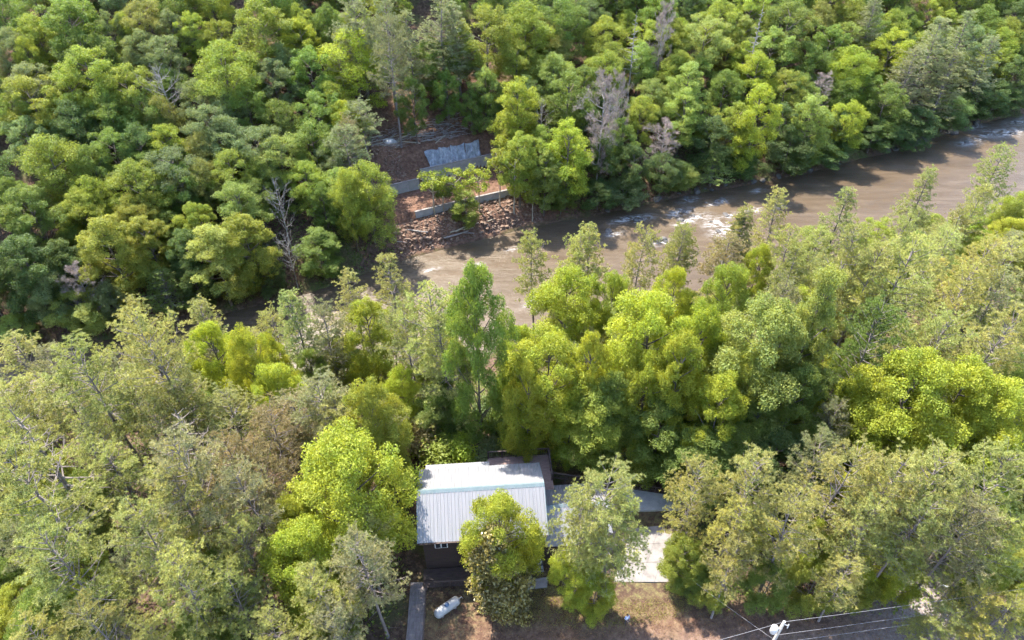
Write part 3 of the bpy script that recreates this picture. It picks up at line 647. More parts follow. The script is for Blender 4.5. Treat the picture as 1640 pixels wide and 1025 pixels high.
NAMES = {'b': 'broadleaf_tree', 'o': 'tall_broadleaf_tree', 'c': 'tall_broadleaf_tree', 't': 'young_tree', 'p': 'pine_tree', 'w': 'white_pine_tree', 'd': 'bare_tree', 's': 'dead_conifer', 'k': 'budding_tree', 'm': 'magnolia_tree', 'u': 'shrub'}
FORM = {'b': 'round broadleaf tree', 'o': 'tall broadleaf tree', 'c': 'pointed broadleaf tree', 't': 'thin young tree', 'p': 'feathery pine', 'w': 'layered pine', 'd': 'leafless tree', 's': 'bare dead conifer', 'k': 'twiggy budding tree', 'm': 'magnolia', 'u': 'bushy shrub'}
CATS = {'b': 'tree', 'o': 'tree', 'c': 'tree', 't': 'tree', 'p': 'pine', 'w': 'pine', 'd': 'bare tree', 's': 'dead tree', 'k': 'tree', 'm': 'magnolia', 'u': 'shrub'}
def zone(x, y, s, u, px):
    if s > 0:
        side = 'left of walls' if u < SITE0 - 2 else ('right of walls' if u > SITE1 + 4 else 'above the walls')
        if SITE0 - 4 < u < SITE1 + 5 and s < 12: return 'below the concrete walls'
        if s < 9: return 'on far bank ' + side
        return ('low on' if s < 22 else ('midway up' if s < 42 else 'high on')) + ' far slope ' + side
    n = -s - RW(u)
    if n < 9: return 'on near bank left of house' if px < 660 else ('on near bank right of house' if px > 900 else 'on near bank behind house')
    if px < 660: return 'on slope left of house' if y > 50 else ('in lower left corner' if y < 36 else 'beside house on its left')
    if px > 900: return 'on slope right of house' if y > 50 else ('along road right of house' if y < 36 else 'beside drive right of house')
    return 'between house and river' if y > 44 else 'in front of house'
ORD = ['first', 'second', 'third', 'fourth', 'fifth', 'sixth', 'seventh', 'eighth', 'ninth', 'tenth', 'eleventh', 'twelfth', 'thirteenth', 'fourteenth', 'fifteenth', 'sixteenth', 'seventeenth', 'eighteenth', 'nineteenth', 'twentieth']
ORD += ['twenty-' + o for o in ORD[:9]] + ['thirtieth'] + ['thirty-' + o for o in ORD[:9]]
recs = {}
for i, (x, y, z, W, h, k, c) in enumerate(placed):
    s, u = bank_dist(np.array([x]), np.array([y])); px = project((x, y, z + .7 * h))[0]
    recs.setdefault((FORM[k] if i < n_hand or k == 'p' else 'small understory tree', CNAME[c], zone(x, y, s[0], u[0], px)), []).append((px, i))
labels = {}
for (fm, cn, zn), l in recs.items():
    l.sort()
    for j, (px, i) in enumerate(l):
        t = '%s %s %s' % (cn, fm, zn)
        if len(l) > 1: t += ', ' + ('leftmost' if j == 0 else ('rightmost' if j == len(l) - 1 else ORD[min(j, len(ORD) - 1)] + ' from left'))
        labels[i] = t
pr_ = np.random.default_rng(9)
def place_tree(i, x, y, z, W, h, k, c):
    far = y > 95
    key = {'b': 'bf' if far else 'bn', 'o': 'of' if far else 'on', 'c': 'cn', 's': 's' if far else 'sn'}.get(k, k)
    P = PROTO[key]; tr, cr, H0, W0 = P[int(pr_.integers(len(P)))]
    root = empty(NAMES[k] if i < n_hand or k == 'p' else 'understory_tree', (x, y, z - 0.12), float(pr_.uniform(0, 6.28)))
    if k in 'pw': root.rotation_euler[0] = float(pr_.normal(0, .03)); root.rotation_euler[1] = float(pr_.normal(0, .03))
    root.scale = (W / W0 * 1.04, W / W0 * 1.04, h / H0)
    set_props(root, labels[i], CATS[k], 'shrubs near the river' if k == 'u' else ('pines of the forest' if k in 'pw' else ('bare trees in the forest' if k in 'dsk' else 'broadleaf trees of the forest' if i < n_hand else 'understory trees')))
    link('stem' if k == 'u' else 'trunk', tr, root)
    if cr:
        o = link('foliage' if k == 'u' else 'crown', cr, root)
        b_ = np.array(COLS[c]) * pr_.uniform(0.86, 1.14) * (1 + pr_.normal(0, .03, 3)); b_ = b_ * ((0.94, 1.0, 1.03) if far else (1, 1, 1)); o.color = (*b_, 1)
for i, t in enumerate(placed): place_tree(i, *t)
# ---------------------------------------------------------------- house and yard
def panel_mat(name, stops, scale, rough, metallic=0.0, spec=0.5, sc=None, bumps=0.15): return simple(name, stops, scale, rough, bumps, 0.02, metallic, sc, spec)
M['roof'] = panel_mat('metal_roof', [(0.25, (0.17, 0.185, 0.195)), (0.42, (0.23, 0.232, 0.245)), (0.6, (0.255, 0.25, 0.262)), (0.8, (0.28, 0.27, 0.28))], 0.9, 0.5, 0.35, 0.5, (2.2, .3, 1))
M['roof_trim'] = panel_mat('roof_trim', [(0.3, (0.13, 0.18, 0.19)), (0.7, (0.18, 0.22, 0.23))], 1.5, 0.4, 0.2)
M['siding'] = panel_mat('stained_siding', [(0.3, (0.018, 0.010, 0.008)), (0.7, (0.042, 0.023, 0.018))], 2.2, 0.75, sc=(.3, 1, 3))
M['wood_dark'] = panel_mat('dark_stained_and_shaded_wood', [(0.3, (0.045, 0.03, 0.026)), (0.7, (0.095, 0.065, 0.056))], 3, 0.8, sc=(.4, 3, 3))
M['deck'] = panel_mat('weathered_deck', [(0.3, (0.10, 0.085, 0.082)), (0.7, (0.22, 0.19, 0.185))], 3, 0.85, sc=(3, .4, 3))
M['deck_red'] = panel_mat('reddish_deck', [(0.3, (0.16, 0.10, 0.085)), (0.7, (0.29, 0.2, 0.175))], 3, 0.8, sc=(.4, 3, 3))
M['white'] = panel_mat('white_paint', [(0.3, (0.42, 0.42, 0.43)), (0.7, (0.55, 0.55, 0.55))], 4, 0.5)
M['tank'] = panel_mat('tank_paint', [(0.3, (0.24, 0.24, 0.24)), (0.7, (0.34, 0.34, 0.34))], 1.6, 0.45)
M['blue'] = panel_mat('blue_lid', [(0.3, (0.05, 0.09, 0.17)), (0.7, (0.08, 0.14, 0.24))], 3, 0.4)
M['black'] = panel_mat('black_plastic', [(0.3, (0.012, 0.014, 0.02)), (0.7, (0.03, 0.034, 0.045))], 3, 0.4)
M['concrete'] = panel_mat('concrete', [(0.3, (0.13, 0.118, 0.114)), (0.5, (0.20, 0.185, 0.18)), (0.8, (0.24, 0.222, 0.217))], 1.3, 0.9, spec=.2)
M['concrete_grey'] = panel_mat('wall_concrete', [(0.3, (0.26, 0.258, 0.255)), (0.7, (0.40, 0.39, 0.38))], 0.8, 0.9, spec=.2)
M['glass'] = panel_mat('window_glass', [(0.3, (0.02, 0.025, 0.03)), (0.7, (0.035, 0.04, 0.05))], 1, 0.08, bumps=0)
M['metal'] = panel_mat('galvanised_metal', [(0.3, (0.42, 0.43, 0.45)), (0.7, (0.6, 0.61, 0.63))], 4, 0.4, 0.4)
M['pole_wood'] = panel_mat('pole_wood', [(0.3, (0.22, 0.20, 0.18)), (0.7, (0.38, 0.35, 0.32))], 3, 0.9, sc=(2, 2, .3))
M['wire'] = panel_mat('aluminium_wire', [(0.3, (0.2, 0.19, 0.2)), (0.7, (0.28, 0.27, 0.28))], 3, 0.5)

HX, HY, HR = -3.0, 39.55, math.radians(4.2)
house = set_props(empty('house', (HX, HY, YARD), HR), 'two storey dark brown cabin with pale ribbed metal gable roof and lower side wing', 'house')
def ribbed_panel(w, L, name):
    """one sheet of roofing along +y, ribs along its length"""
    mb = MB(); mb.box(0.004, w - 0.004, 0, L, 0, 0.03)
    for k in range(3):
        x = w * (k + 0.5) / 3
        mb.add([(x-.045,0,.029),(x-.02,0,.065),(x+.02,0,.065),(x+.045,0,.029),(x-.045,L,.029),(x-.02,L,.065),(x+.02,L,.065),(x+.045,L,.029)],
               [(0,1,5,4),(1,2,6,5),(2,3,7,6),(0,3,2,1),(4,5,6,7)])
    return mb.mesh(name, M['roof'])
def roof_slope(parent, x0, x1, y_ridge, z_ridge, y_eave, z_eave, n):
    dy, dz = y_eave - y_ridge, z_eave - z_ridge; L = math.hypot(dy, dz); w = (x1 - x0) / n
    me = ribbed_panel(w, L, 'roof_panel'); pitch = math.atan2(-dz, abs(dy))
    for k in range(n):
        if dy < 0:   # towards the camera: start at the eave and climb
            link('roof_panel', me, parent, (x0 + k * w, y_eave, z_eave), (pitch, 0, 0))
        else:
            link('roof_panel', me, parent, (x0 + (k + 1) * w, y_eave, z_eave), (pitch, 0, math.pi))
def gable_prism(x0, x1, y0, y1, z0, ze, yr, zr):
    mb = MB(); v = []
    for x in (x0, x1): v += [(x, y0, z0), (x, y1, z0), (x, y1, ze), (x, yr, zr), (x, y0, ze)]
    return mb.add(v, [(0,4,3,2,1), (5,6,7,8,9), (0,1,6,5), (1,2,7,6), (2,3,8,7), (3,4,9,8), (4,0,5,9)])
def clapboards(x0, x1, y, z0, z1, pitch=0.24, d=-1):
    mb = MB(); z = z0
    while z < z1 - .05:
        t = min(z + pitch, z1)
        mb.add([(x0, y, z), (x1, y, z), (x1, y + d * .045, z), (x0, y + d * .045, z), (x0, y, t), (x1, y, t), (x1, y + d * .012, t), (x0, y + d * .012, t)],
               [(0,3,2,1), (4,5,6,7), (3,7,6,2) if d > 0 else (2,6,7,3), (1,2,6,5), (0,4,7,3)])
        z = t
    return mb
gable_prism(-5.7, 5.7, -3.75, 3.95, -0.6, 5.62, 0, 7.75).build('wall', M['siding'], house)
clapboards(-5.7, 5.7, -3.755, 0.45, 5.5).build('siding', M['siding'], house)
roof_slope(house, -6.1, 6.1, 0.0, 7.95, -4.15, 5.62, 12)
roof_slope(house, -6.1, 6.1, 0.0, 7.95, 4.3, 5.55, 12)
mb = MB(); mb.add([(-6.12, -.28, 7.86), (-6.12, 0, 8.04), (-6.12, .28, 7.86), (6.12, -.28, 7.86), (6.12, 0, 8.04), (6.12, .28, 7.86)], [(0,3,4,1), (1,4,5,2), (0,1,2), (3,5,4)]); mb.build('ridge_cap', M['roof_trim'], house)
for sx in (-1, 1):
    for ye, ze in ((-4.15, 5.6), (4.3, 5.53)):
        MB().bar((sx * 6.12, 0, 7.88), (sx * 6.12, ye, ze - .02), 0.05, 0.2).build('rake_trim', M['roof_trim'], house)
MB().bar((-6.1, -4.19, 5.56), (6.1, -4.19, 5.56), 0.06, 0.16).build('fascia', M['siding'], house)
mb = MB(); mb.box(-6.0, 6.0, -4.30, -4.235, 5.56, 5.64).build('gutter', M['wood_dark'], house)
# rear lean-to roof behind the back eave
roof_slope(house, -5.6, 1.0, 4.15, 5.36, 5.25, 4.98, 6)
for x in (-5.4, -2.4, .7): MB().bar((x, 5.1, -4), (x, 5.1, 4.95), .14).build('porch_post', M['wood_dark'], house)
# front windows under the eave
for x in (-4.0, 1.4):
    w = MB().box(x - .62, x + .62, -3.83, -3.76, 4.05, 4.95).build('window', M['white'], house)
    for q in (-1, 1): MB().box(x + q * .29 - .23, x + q * .29 + .23, -3.845, -3.80, 4.13, 4.87).build('pane', M['glass'], w)
d = MB().box(-.2, .75, -3.84, -3.76, .5, 2.6).build('door', M['wood_dark'], house)
MB().box(.58, .66, -3.9, -3.82, 1.45, 1.53).build('handle', M['metal'], d)
# front deck and its rail
mb = MB()
for k in range(13): mb.box(-6.0, 4.6, -5.75 + k * .15, -5.75 + k * .15 + .14, .30, .35)
set_props(mb.build('deck_floor', M['wood_dark'], house), kind='stuff')  # dark wood on these boards puts the deck's shade into their colour
for x in (-5.9, -3.4, -.9, 1.6, 4.5): MB().bar((x, -5.7, -.6), (x, -5.7, 1.3), .11).build('deck_post', M['wood_dark'], house)
for x0, x1 in ((-4.9, -3.45), (-3.35, -.95), (-.85, 1.55), (1.65, 4.45)):
    r_ = MB().bar((x0, -5.7, 1.28), (x1, -5.7, 1.28), .12, .05); r_.build('hand_rail', M['wood_dark'], house)
    mb = MB(); n = int((x1 - x0) / .14)
    for k in range(n): x = x0 + (k + .5) * (x1 - x0) / n; mb.bar((x, -5.7, .36), (x, -5.7, 1.25), .035)
    set_props(mb.build('balusters', M['wood_dark'], house), kind='stuff')
# rear deck, first floor level, with heavy rail
mb = MB()
for k in range(22): mb.box(.9, 7.6, 3.98 + k * .15 - .02, 3.98 + k * .15 + .12, 2.95, 3.0)
for k in range(11): mb.box(6.13, 7.6, 2.3 + k * .15, 2.3 + k * .15 + .14, 2.95, 3.0)
set_props(mb.build('rear_deck_floor', M['deck_red'], house), kind='stuff')
posts = [(.95, 7.2), (2.45, 7.2), (3.95, 7.2), (5.5, 7.2), (7.5, 7.2), (7.5, 5.2), (7.5, 3.9)]
for x, y in posts: MB().bar((x, y, -5), (x, y, 4.15), .13).build('rear_post', M['wood_dark'], house)
for (xa, ya), (xb, yb) in zip(posts[:-1], posts[1:]):
    MB().bar((xa, ya, 4.12), (xb, yb, 4.12), .15, .06).build('rear_rail', M['wood_dark'], house)
    MB().bar((xa, ya, 3.2), (xb, yb, 3.2), .06, .08).build('rear_rail', M['wood_dark'], house)
    mb = MB(); n = 8
    for k in range(n): t = (k + .5) / n; mb.bar((xa + (xb - xa) * t, ya + (yb - ya) * t, 3.2), (xa + (xb - xa) * t, ya + (yb - ya) * t, 4.1), .035)
    set_props(mb.build('balusters', M['wood_dark'], house), kind='stuff')
# lower side wing with its own gable roof
gable_prism(5.72, 12.4, -3.25, 3.15, -.6, 2.55, -.1, 4.15).build('wing_wall', M['siding'], house)
roof_slope(house, 6.0, 12.8, -.1, 4.32, -3.6, 2.6, 7)
roof_slope(house, 6.0, 12.8, -.1, 4.32, 3.45, 2.6, 7)
mb = MB(); mb.add([(6.0, -.35, 4.25), (6.0, -.1, 4.40), (6.0, .15, 4.25), (12.82, -.35, 4.25), (12.82, -.1, 4.40), (12.82, .15, 4.25)], [(0,3,4,1), (1,4,5,2), (0,1,2), (3,5,4)]); mb.build('ridge_cap', M['roof_trim'], house)
g = MB().box(12.38, 12.47, -2.4, 1.6, .02, 2.3).build('garage_door', M['wood_dark'], house)
for k in range(4): MB().box(12.46, 12.50, -2.35, 1.55, .06 + k * .56, .58 + k * .56).build('door_panel', M['black'], g)

# boardwalk from the deck to the road, with a rail on its right
wk = set_props(empty('boardwalk', (0, 0, YARD), 0), 'weathered grey wooden boardwalk with dark rail, left of the propane tank', 'walkway')
mb = MB(); y = 22.0; kx = 0
while y < 33.9:
    xo = -8.85 + (y - 28) * (-.035); mb.box(xo - .78, xo + .78, y, y + .14, .26 + .004 * (kx % 3), .31 + .004 * (kx % 3)); y += .152; kx += 1
set_props(mb.build('planks', M['deck'], wk), kind='stuff')
for q in (-.7, .7): MB().bar((-8.64 + q, 22, .17), (-9.06 + q, 33.9, .17), .08, .16).build('joist', M['wood_dark'], wk)
for y in (22.5, 25.2, 27.9, 30.6, 33.3): MB().bar((-8.0 - (y - 28) * .035, y, -.1), (-8.0 - (y - 28) * .035, y, 1.2), .1).build('rail_post', M['wood_dark'], wk)
MB().bar((-7.8, 22.2, 1.18), (-8.2, 33.4, 1.18), .12, .05).build('hand_rail', M['wood_dark'], wk)
MB().bar((-7.8, 22.2, .75), (-8.2, 33.4, .75), .04, .1).build('lower_rail', M['wood_dark'], wk)

# propane tank
A, B_ = at(701, 983, YARD + .75), at(731, 962, YARD + .75); c = (A + B_) / 2; dv = B_ - A
tank = set_props(empty('propane_tank', (c[0], c[1], YARD), math.atan2(dv[1], dv[0])), 'white capsule shaped propane tank with blue lid in the front yard', 'propane tank')
prof = []; hl, rr = 1.0, .46
for k in range(7): a = math.pi / 2 * k / 6; prof.append((-hl - rr * .8 * math.cos(a), rr * math.sin(a)))
for k in range(7): a = math.pi / 2 * k / 6; prof.append((hl + rr * .8 * math.sin(a), rr * math.cos(a)))
mb = MB(); mb.tube([(x, 0, .75) for x, r in prof], [max(r, .01) for x, r in prof], 24, True); mb.build('shell', M['tank'], tank, smooth=True)
lid = MB(); lid.tube([(0, 0, 1.17), (0, 0, 1.30), (0, 0, 1.38), (0, 0, 1.41)], [.22, .22, .17, .04], 16).build('lid', M['blue'], tank, smooth=True)
for x in (-.7, .7):
    MB().box(x - .09, x + .09, -.33, .33, -.1, .38).build('saddle', M['concrete'], tank)
MB().tube([(hl + .3, 0, .75), (hl + .62, .05, .7), (hl + .8, .1, .2), (hl + .85, .15, -.05)], .03, 6).build('pipe', M['metal'], tank)

# slabs by the house front, outdoor unit on one of them
def slab(name, pts, z0, z1, mat, parent=None):
    n = len(pts); return MB().add([(x, y, z0) for x, y in pts] + [(x, y, z1) for x, y in pts], [tuple(range(n - 1, -1, -1)), tuple(range(n, 2 * n))] + [(k, (k + 1) % n, n + (k + 1) % n, n + k) for k in range(n)]).build(name, mat, parent)
def pxy(l, z): return [tuple(at(x, y, z)[:2]) for x, y in l]
pad = set_props(slab('concrete_pad', pxy([(842, 946), (876, 941), (878, 925), (848, 930)], YARD), YARD - .1, YARD + .16, M['concrete']), 'grey concrete slab in shade at the corner of the cabin', 'slab')
q = at(862, 912, YARD)
unit_o = set_props(empty('outdoor_unit', (q[0], q[1] + .3, YARD), HR), 'black boxy outdoor unit on a pale base beside the cabin', 'outdoor unit')
MB().box(-.5, .5, -.62, .55, -.05, .14).build('base_slab', M['concrete'], unit_o)
MB().box(-.42, .42, -.42, .45, .14, 1.05).build('casing', M['black'], unit_o)
fan = MB().tube([(0, 0, 1.05), (0, 0, 1.09)], [.34, .34], 20).build('fan_guard', M['metal'], unit_o)
for k in range(5): a = k * 1.2566; MB().bar((0, 0, 1.105), (.3 * math.cos(a), .3 * math.sin(a), 1.105), .1, .02).build('blade', M['black'], fan)
for z in (.35, .55, .75): MB().box(-.40, .40, -.435, -.419, z, z + .08).build('louvre', M['metal'], unit_o)
# concrete drive: separate slabs with joints
drive = set_props(empty('driveway', (0, 0, 0)), 'pale concrete driveway beside the wing', None, None, 'structure')
ZD = YARD + .06
E0 = pxy([(982, 932), (1070, 932)], ZD); E1 = pxy([(1012, 846), (1100, 838)], ZD)
for i in range(4):
    for j in range(3):
        def P2(a, b_): 
            l = np.array(E0[0]) * (1 - a) + np.array(E0[1]) * a; u2 = np.array(E1[0]) * (1 - a) + np.array(E1[1]) * a; return tuple(l * (1 - b_) + u2 * b_)
        e = .0018
        slab('slab', [P2(i / 4 + e, j / 3 + e), P2((i + 1) / 4 - e, j / 3 + e), P2((i + 1) / 4 - e, (j + 1) / 3 - e), P2(i / 4 + e, (j + 1) / 3 - e)], YARD - .1, ZD + .004 * ((i + j) % 2), M['concrete'], drive)
# patio behind, with fence
pt = pxy([(975, 818), (1090, 818), (1098, 797), (1000, 782)], YARD + .1)
patio = set_props(slab('patio', pt, YARD - 3, YARD + .15, M['concrete_grey']), 'grey paved patio behind the drive', None, None, 'structure')
fence = set_props(empty('patio_fence', (0, 0, YARD)), 'low dark wooden rail fence along the patio edge', 'fence')
fa, fb = np.array(pt[3]), np.array(pt[2])
for k in range(5): f_ = fa + (fb - fa) * k / 4; MB().bar((f_[0], f_[1], .1), (f_[0], f_[1], 1.15), .11).build('post', M['wood_dark'], fence)
for z in (1.12, .7, .35): MB().bar((fa[0], fa[1], z), (fb[0], fb[1], z), .06, .12 if z > 1 else .08).build('rail', M['wood_dark'], fence)
fence2 = set_props(empty('deck_fence', (0, 0, YARD)), 'dark slatted handrail running from the rear deck behind the wing', 'fence')
fa, fb = at(886, 757, .6), at(985, 772, .3)
for k in range(6): f_ = fa + (fb - fa) * k / 5; MB().bar((f_[0], f_[1], -3.5), (f_[0], f_[1], f_[2] - YARD), .1).build('post', M['wood_dark'], fence2)
for dz in (0, -.8): MB().bar((fa[0], fa[1], fa[2] - YARD + dz), (fb[0], fb[1], fb[2] - YARD + dz), .12, .06).build('rail', M['wood_dark'], fence2)
mb = MB()
for k in range(44): f_ = fa + (fb - fa) * (k + .5) / 44; mb.bar((f_[0], f_[1], f_[2] - YARD - .8), (f_[0], f_[1], f_[2] - YARD), .035)
set_props(mb.build('balusters', M['wood_dark'], fence2), kind='stuff')

# utility pole with transformer and wires
pz = 6.3; pt_ = at(1256, 996, pz); gz_ = hgt(pt_[0], pt_[1])
pole = set_props(empty('utility_pole', (pt_[0], pt_[1], gz_), -.2), 'wooden utility pole with white transformer can at the bottom edge', 'utility pole')
Lp = pz - gz_
MB().tube([(0, 0, -.3), (0, 0, Lp)], [.17, .12], 12).build('shaft', M['pole_wood'], pole, smooth=True)
MB().tube([(0, 0, Lp), (0, 0, Lp + .06)], [.125, .10], 12).build('cap', M['metal'], pole)
tf_ = MB().tube([(-.48, -.1, Lp - 1.75), (-.48, -.1, Lp - 1.7), (-.48, -.1, Lp - .95), (-.48, -.1, Lp - .86)], [.24, .28, .28, .16], 16).build('transformer', M['white'], pole, smooth=True)
MB().tube([(-.48, -.1, Lp - .86), (-.48, -.1, Lp - .6)], [.05, .03], 8).build('bushing', M['metal'], tf_)
MB().bar((-.25, -.05, Lp - 1.3), (0, 0, Lp - 1.3), .06, .2).build('bracket', M['metal'], tf_)
MB().bar((0, 0, Lp - .35), (.42, 0, Lp - .5), .05, .05).build('cutout_arm', M['metal'], pole)
MB().tube([(.42, 0, Lp - .3), (.46, 0, Lp - .85)], [.05, .05], 8).build('fuse_cutout', M['white'], pole)
def wire(name, a, b_, sag, label, rad=.013):
    P = [np.array(a) * (1 - t) + np.array(b_) * t - np.array([0, 0, sag * 4 * t * (1 - t)]) for t in np.linspace(0, 1, 25)]
    return set_props(MB().tube(P, rad, 6).build(name, M['wire'], None, smooth=True), label, 'wire')
T0 = np.array([pt_[0], pt_[1], pz]); far_end = at(1640, 940, 6.0); dr = (far_end - T0) * 1.6
lf_end = at(1150, 1024, 6.0); dl = (lf_end - T0) * 3.0
wire('power_line', T0 + [0, 0, .02], T0 + dr, .35, 'topmost power line running right from the pole top')
wire('power_line', T0 + [0, 0, .02], T0 + dl, .25, 'power line running left from the pole top')
wire('power_line', T0 - [0, 0, 2.3], T0 + dr - [0, 0, 2.3], .3, 'middle power line running right, below the topmost')
wire('power_line', T0 - [0, 0, 3.9], T0 + dr - [0, 0, 3.9], .3, 'lowest power line running right at the bottom edge')
ca, sa = math.cos(HR), math.sin(HR)
wire('service_drop', T0 - [0, 0, 3.2], (HX + 12.6 * ca, HY + 12.6 * sa - .5, YARD + 3.3), .5, 'thin cable slanting from the pole up to the cabin', .012)
# guard rail of wooden beams by the road
ga, gb = at(1512, 938, YARD + .7), at(1543, 947, YARD + .7)
gr = set_props(empty('road_barrier', (0, 0, 0)), 'low barrier of wooden beams and a pale rail beside the shaded road', 'barrier')
dg = (gb - ga); ga = ga - dg * .15
for z, mt_ in ((0, 'metal'), (.35, 'pole_wood'), (.7, 'pole_wood')):
    o_ = np.array([.25 * z, .9 * z, -.25 * z]); MB().bar(ga + o_, gb + o_, .14, .14).build('beam', M[mt_], gr)
for t in (.05, .5, .95): p_ = ga + (gb - ga) * t; MB().bar((p_[0], p_[1] + .1, YARD - .5), (p_[0], p_[1] + .1, YARD + .75), .14).build('post', M['pole_wood'], gr)
# ---------------------------------------------------------------- building site across the river
def site_pt(u, s):
    """a point from distances along and off the far bank line"""
    acc = 0.0
    for (ax, ay), (bx, by) in zip(BANK[:-1], BANK[1:]):
        L = math.hypot(bx - ax, by - ay)
        if u <= acc + L: t = (u - acc) / L; return np.array([ax + (bx - ax) * t - (by - ay) / L * s, ay + (by - ay) * t + (bx - ax) / L * s])
        acc += L
def wall_between(name, a, b_, z0, z1, n, label, th=.3):
    """a concrete wall of n cast panels with open joints and a cap"""
    a, b_ = np.array(a), np.array(b_); L = np.linalg.norm(b_ - a); ang = math.atan2(b_[1] - a[1], b_[0] - a[0])
    root = set_props(empty(name, (a[0], a[1], z0), ang), label, 'wall'); w = L / n; h = z1 - z0
    mb = MB().box(.015, w - .015, -th / 2, th / 2, -.8, h)
    for k in range(2): x = w * (k + 1) / 3; mb.box(x - .012, x + .012, -th / 2 - .02, -th / 2 - .001, -.6, h - .05)
    me = mb.mesh('panel', M['concrete_grey'])
    for k in range(n): link('panel', me, root, (k * w, (.012 if k % 2 else 0), 0))
    MB().box(-.02, L + .02, -th / 2 - .05, th / 2 + .05, h + .003, h + .07).build('cap', M['concrete'], root)
    return root
w0 = site_pt(SITE0 + .6, S_UP); w1 = site_pt(SITE0 + 6.9, S_UP - .1); w2 = site_pt(SITE0 + 7.2, S_UP + 1.9); w3 = site_pt(SITE1 - .5, S_UP + 2.0)
wall_between('retaining_wall', w0, w1, -7.0, -4.85, 3, 'shorter left section of the upper grey concrete retaining wall')
wall_between('retaining_wall', w2, w3, -7.0, -4.2, 5, 'long right section of the upper grey concrete wall below the tarps')
wall_between('retaining_wall', site_pt(SITE0 + .2, S_UP + 2.6), site_pt(SITE0 + .45, S_UP + .2), -7.0, -4.85, 1, 'short return wall at the far left end of the upper wall')
wall_between('retaining_wall', site_pt(SITE0 + 3, S_LOW), site_pt(SITE0 + 10, S_LOW), -9.0, -6.9, 4, 'left half of the lower concrete wall above the river bank')
wall_between('retaining_wall', site_pt(SITE0 + 10.1, S_LOW), site_pt(SITE1 + 1.5, S_LOW + .1), -9.0, -6.9, 5, 'right half of the lower concrete wall above the river bank')
# plastic sheets over the cut
m, nt, b = new_mat('plastic_sheet')
f_ = noise(nt, 1.1, 6, .7, coord(nt, 'Object', (1.4, 1.0, 1.0)))
nt.links.new(ramp(nt, f_, [(0.32, (0.09, 0.10, 0.12)), (0.52, (0.20, 0.215, 0.24)), (0.72, (0.36, 0.37, 0.39))]), b.inputs['Base Color']); b.inputs['Roughness'].default_value = .35
bump(nt, b, f_, .5, .08); M['sheet'] = m
SH = [(SITE0 + 9.6, 2.9, 'crumpled leftmost plastic sheet over the clay cut'), (SITE0 + 12.4, 2.3, 'dark sagging plastic sheet, second from left over the clay cut'),
      (SITE0 + 14.7, 3.0, 'pleated plastic sheet, third from left over the clay cut'), (SITE0 + 17.7, 3.0, 'rightmost plastic sheet over the clay cut')]
for j, (u0, wd, lab) in enumerate(SH):
    r = np.random.default_rng(600 + j); nx, ny = 30, 20; V = []; waves = [(r.uniform(3, 9 + 5 * k), r.uniform(-14, 14), r.uniform(0, 6), .19 / (1 + .5 * k)) for k in range(8)]
    for iy in range(ny):
        for ix in range(nx):
            a, t = ix / (nx - 1), iy / (ny - 1); u = u0 + a * wd + .18 * math.sin(t * 5 + j)
            s = S_CUT - .1 + t * (.74 * (S_TOP - S_CUT) + .12 * math.sin(a * 5 + j)); p_ = site_pt(u, s)
            z = hgt(p_[0], p_[1]) + .3
            for kx, ky, ph, am in waves: z += am * (1 - .8 * t) * math.sin(a * kx + t * ky + ph)
            V.append((p_[0] , p_[1] - .12, z))
    F_ = np.array([[iy*nx+ix, iy*nx+ix+1, (iy+1)*nx+ix+1, (iy+1)*nx+ix] for iy in range(ny-1) for ix in range(nx-1)])
    o = link('plastic_sheet', np_mesh('plastic_sheet', V, [F_], [M['sheet']], smooth=[True]))
    md = o.modifiers.new('thickness', 'SOLIDIFY'); md.thickness = .015
    set_props(o, lab, 'plastic sheet')
# cut logs and brush along the level strip
lr = np.random.default_rng(31)
log_meshes = []
for k in range(4):
    P = curve3((-.5, 0, 0), (0, lr.normal(0, .13), lr.normal(0, .03)), (.5, 0, 0), 6); mb = MB(); mb.tube(P, list(np.linspace(.028, .018, 6)), 8); log_meshes.append(mb.mesh('log', M['bark_pale' if k % 2 else 'bark_grey'], True))
for k in range(34):
    u = SITE0 + lr.uniform(-3, 18); s = lr.uniform(21, 25) if k < 26 else lr.uniform(.8, 3.5); p_ = site_pt(u, s); z = hgt(p_[0], p_[1])
    o = link('fallen_log', log_meshes[k % 4], None, (p_[0], p_[1], z + .12 + .1 * lr.uniform(0, 2)), (0, lr.normal(0, .06), math.radians(24) + lr.normal(0, .35)))
    L = lr.uniform(2.2, 5.2); o.scale = (L, L * lr.uniform(.8, 1.3), L * lr.uniform(.8, 1.3))
    if k < 26: set_props(o, 'cut log lying in the brush pile above the plastic sheets', 'log', 'logs above the cut')
    else: set_props(o, 'driftwood log lying at the water edge below the walls', 'log', 'driftwood below the walls')
q = at(622, 217, .3); r = np.random.default_rng(3)
# brush of thin cut branches heaped around the logs
paths = []
for k in range(420):
    p_ = site_pt(SITE0 + lr.uniform(-4, 19), lr.uniform(20.8, 26)); b0_ = np.array([p_[0], p_[1], hgt(p_[0], p_[1]) + lr.uniform(.05, .5)]); a = math.radians(24) + lr.normal(0, .7); L = lr.uniform(.7, 2.6)
    e_ = b0_ + np.array([math.cos(a), math.sin(a), lr.normal(0, .15)]) * L; paths.append((curve3(b0_, (b0_ + e_) / 2 + lr.normal(0, .12, 3), e_, 4), np.linspace(.045, .015, 4)))
tv, tf = branch_tubes(paths, 4)
set_props(link('brush', np_mesh('brush', tv, [tf], [M['bark_grey']])), 'grey brush of cut branches heaped above the plastic sheets', 'brush', None, 'stuff')
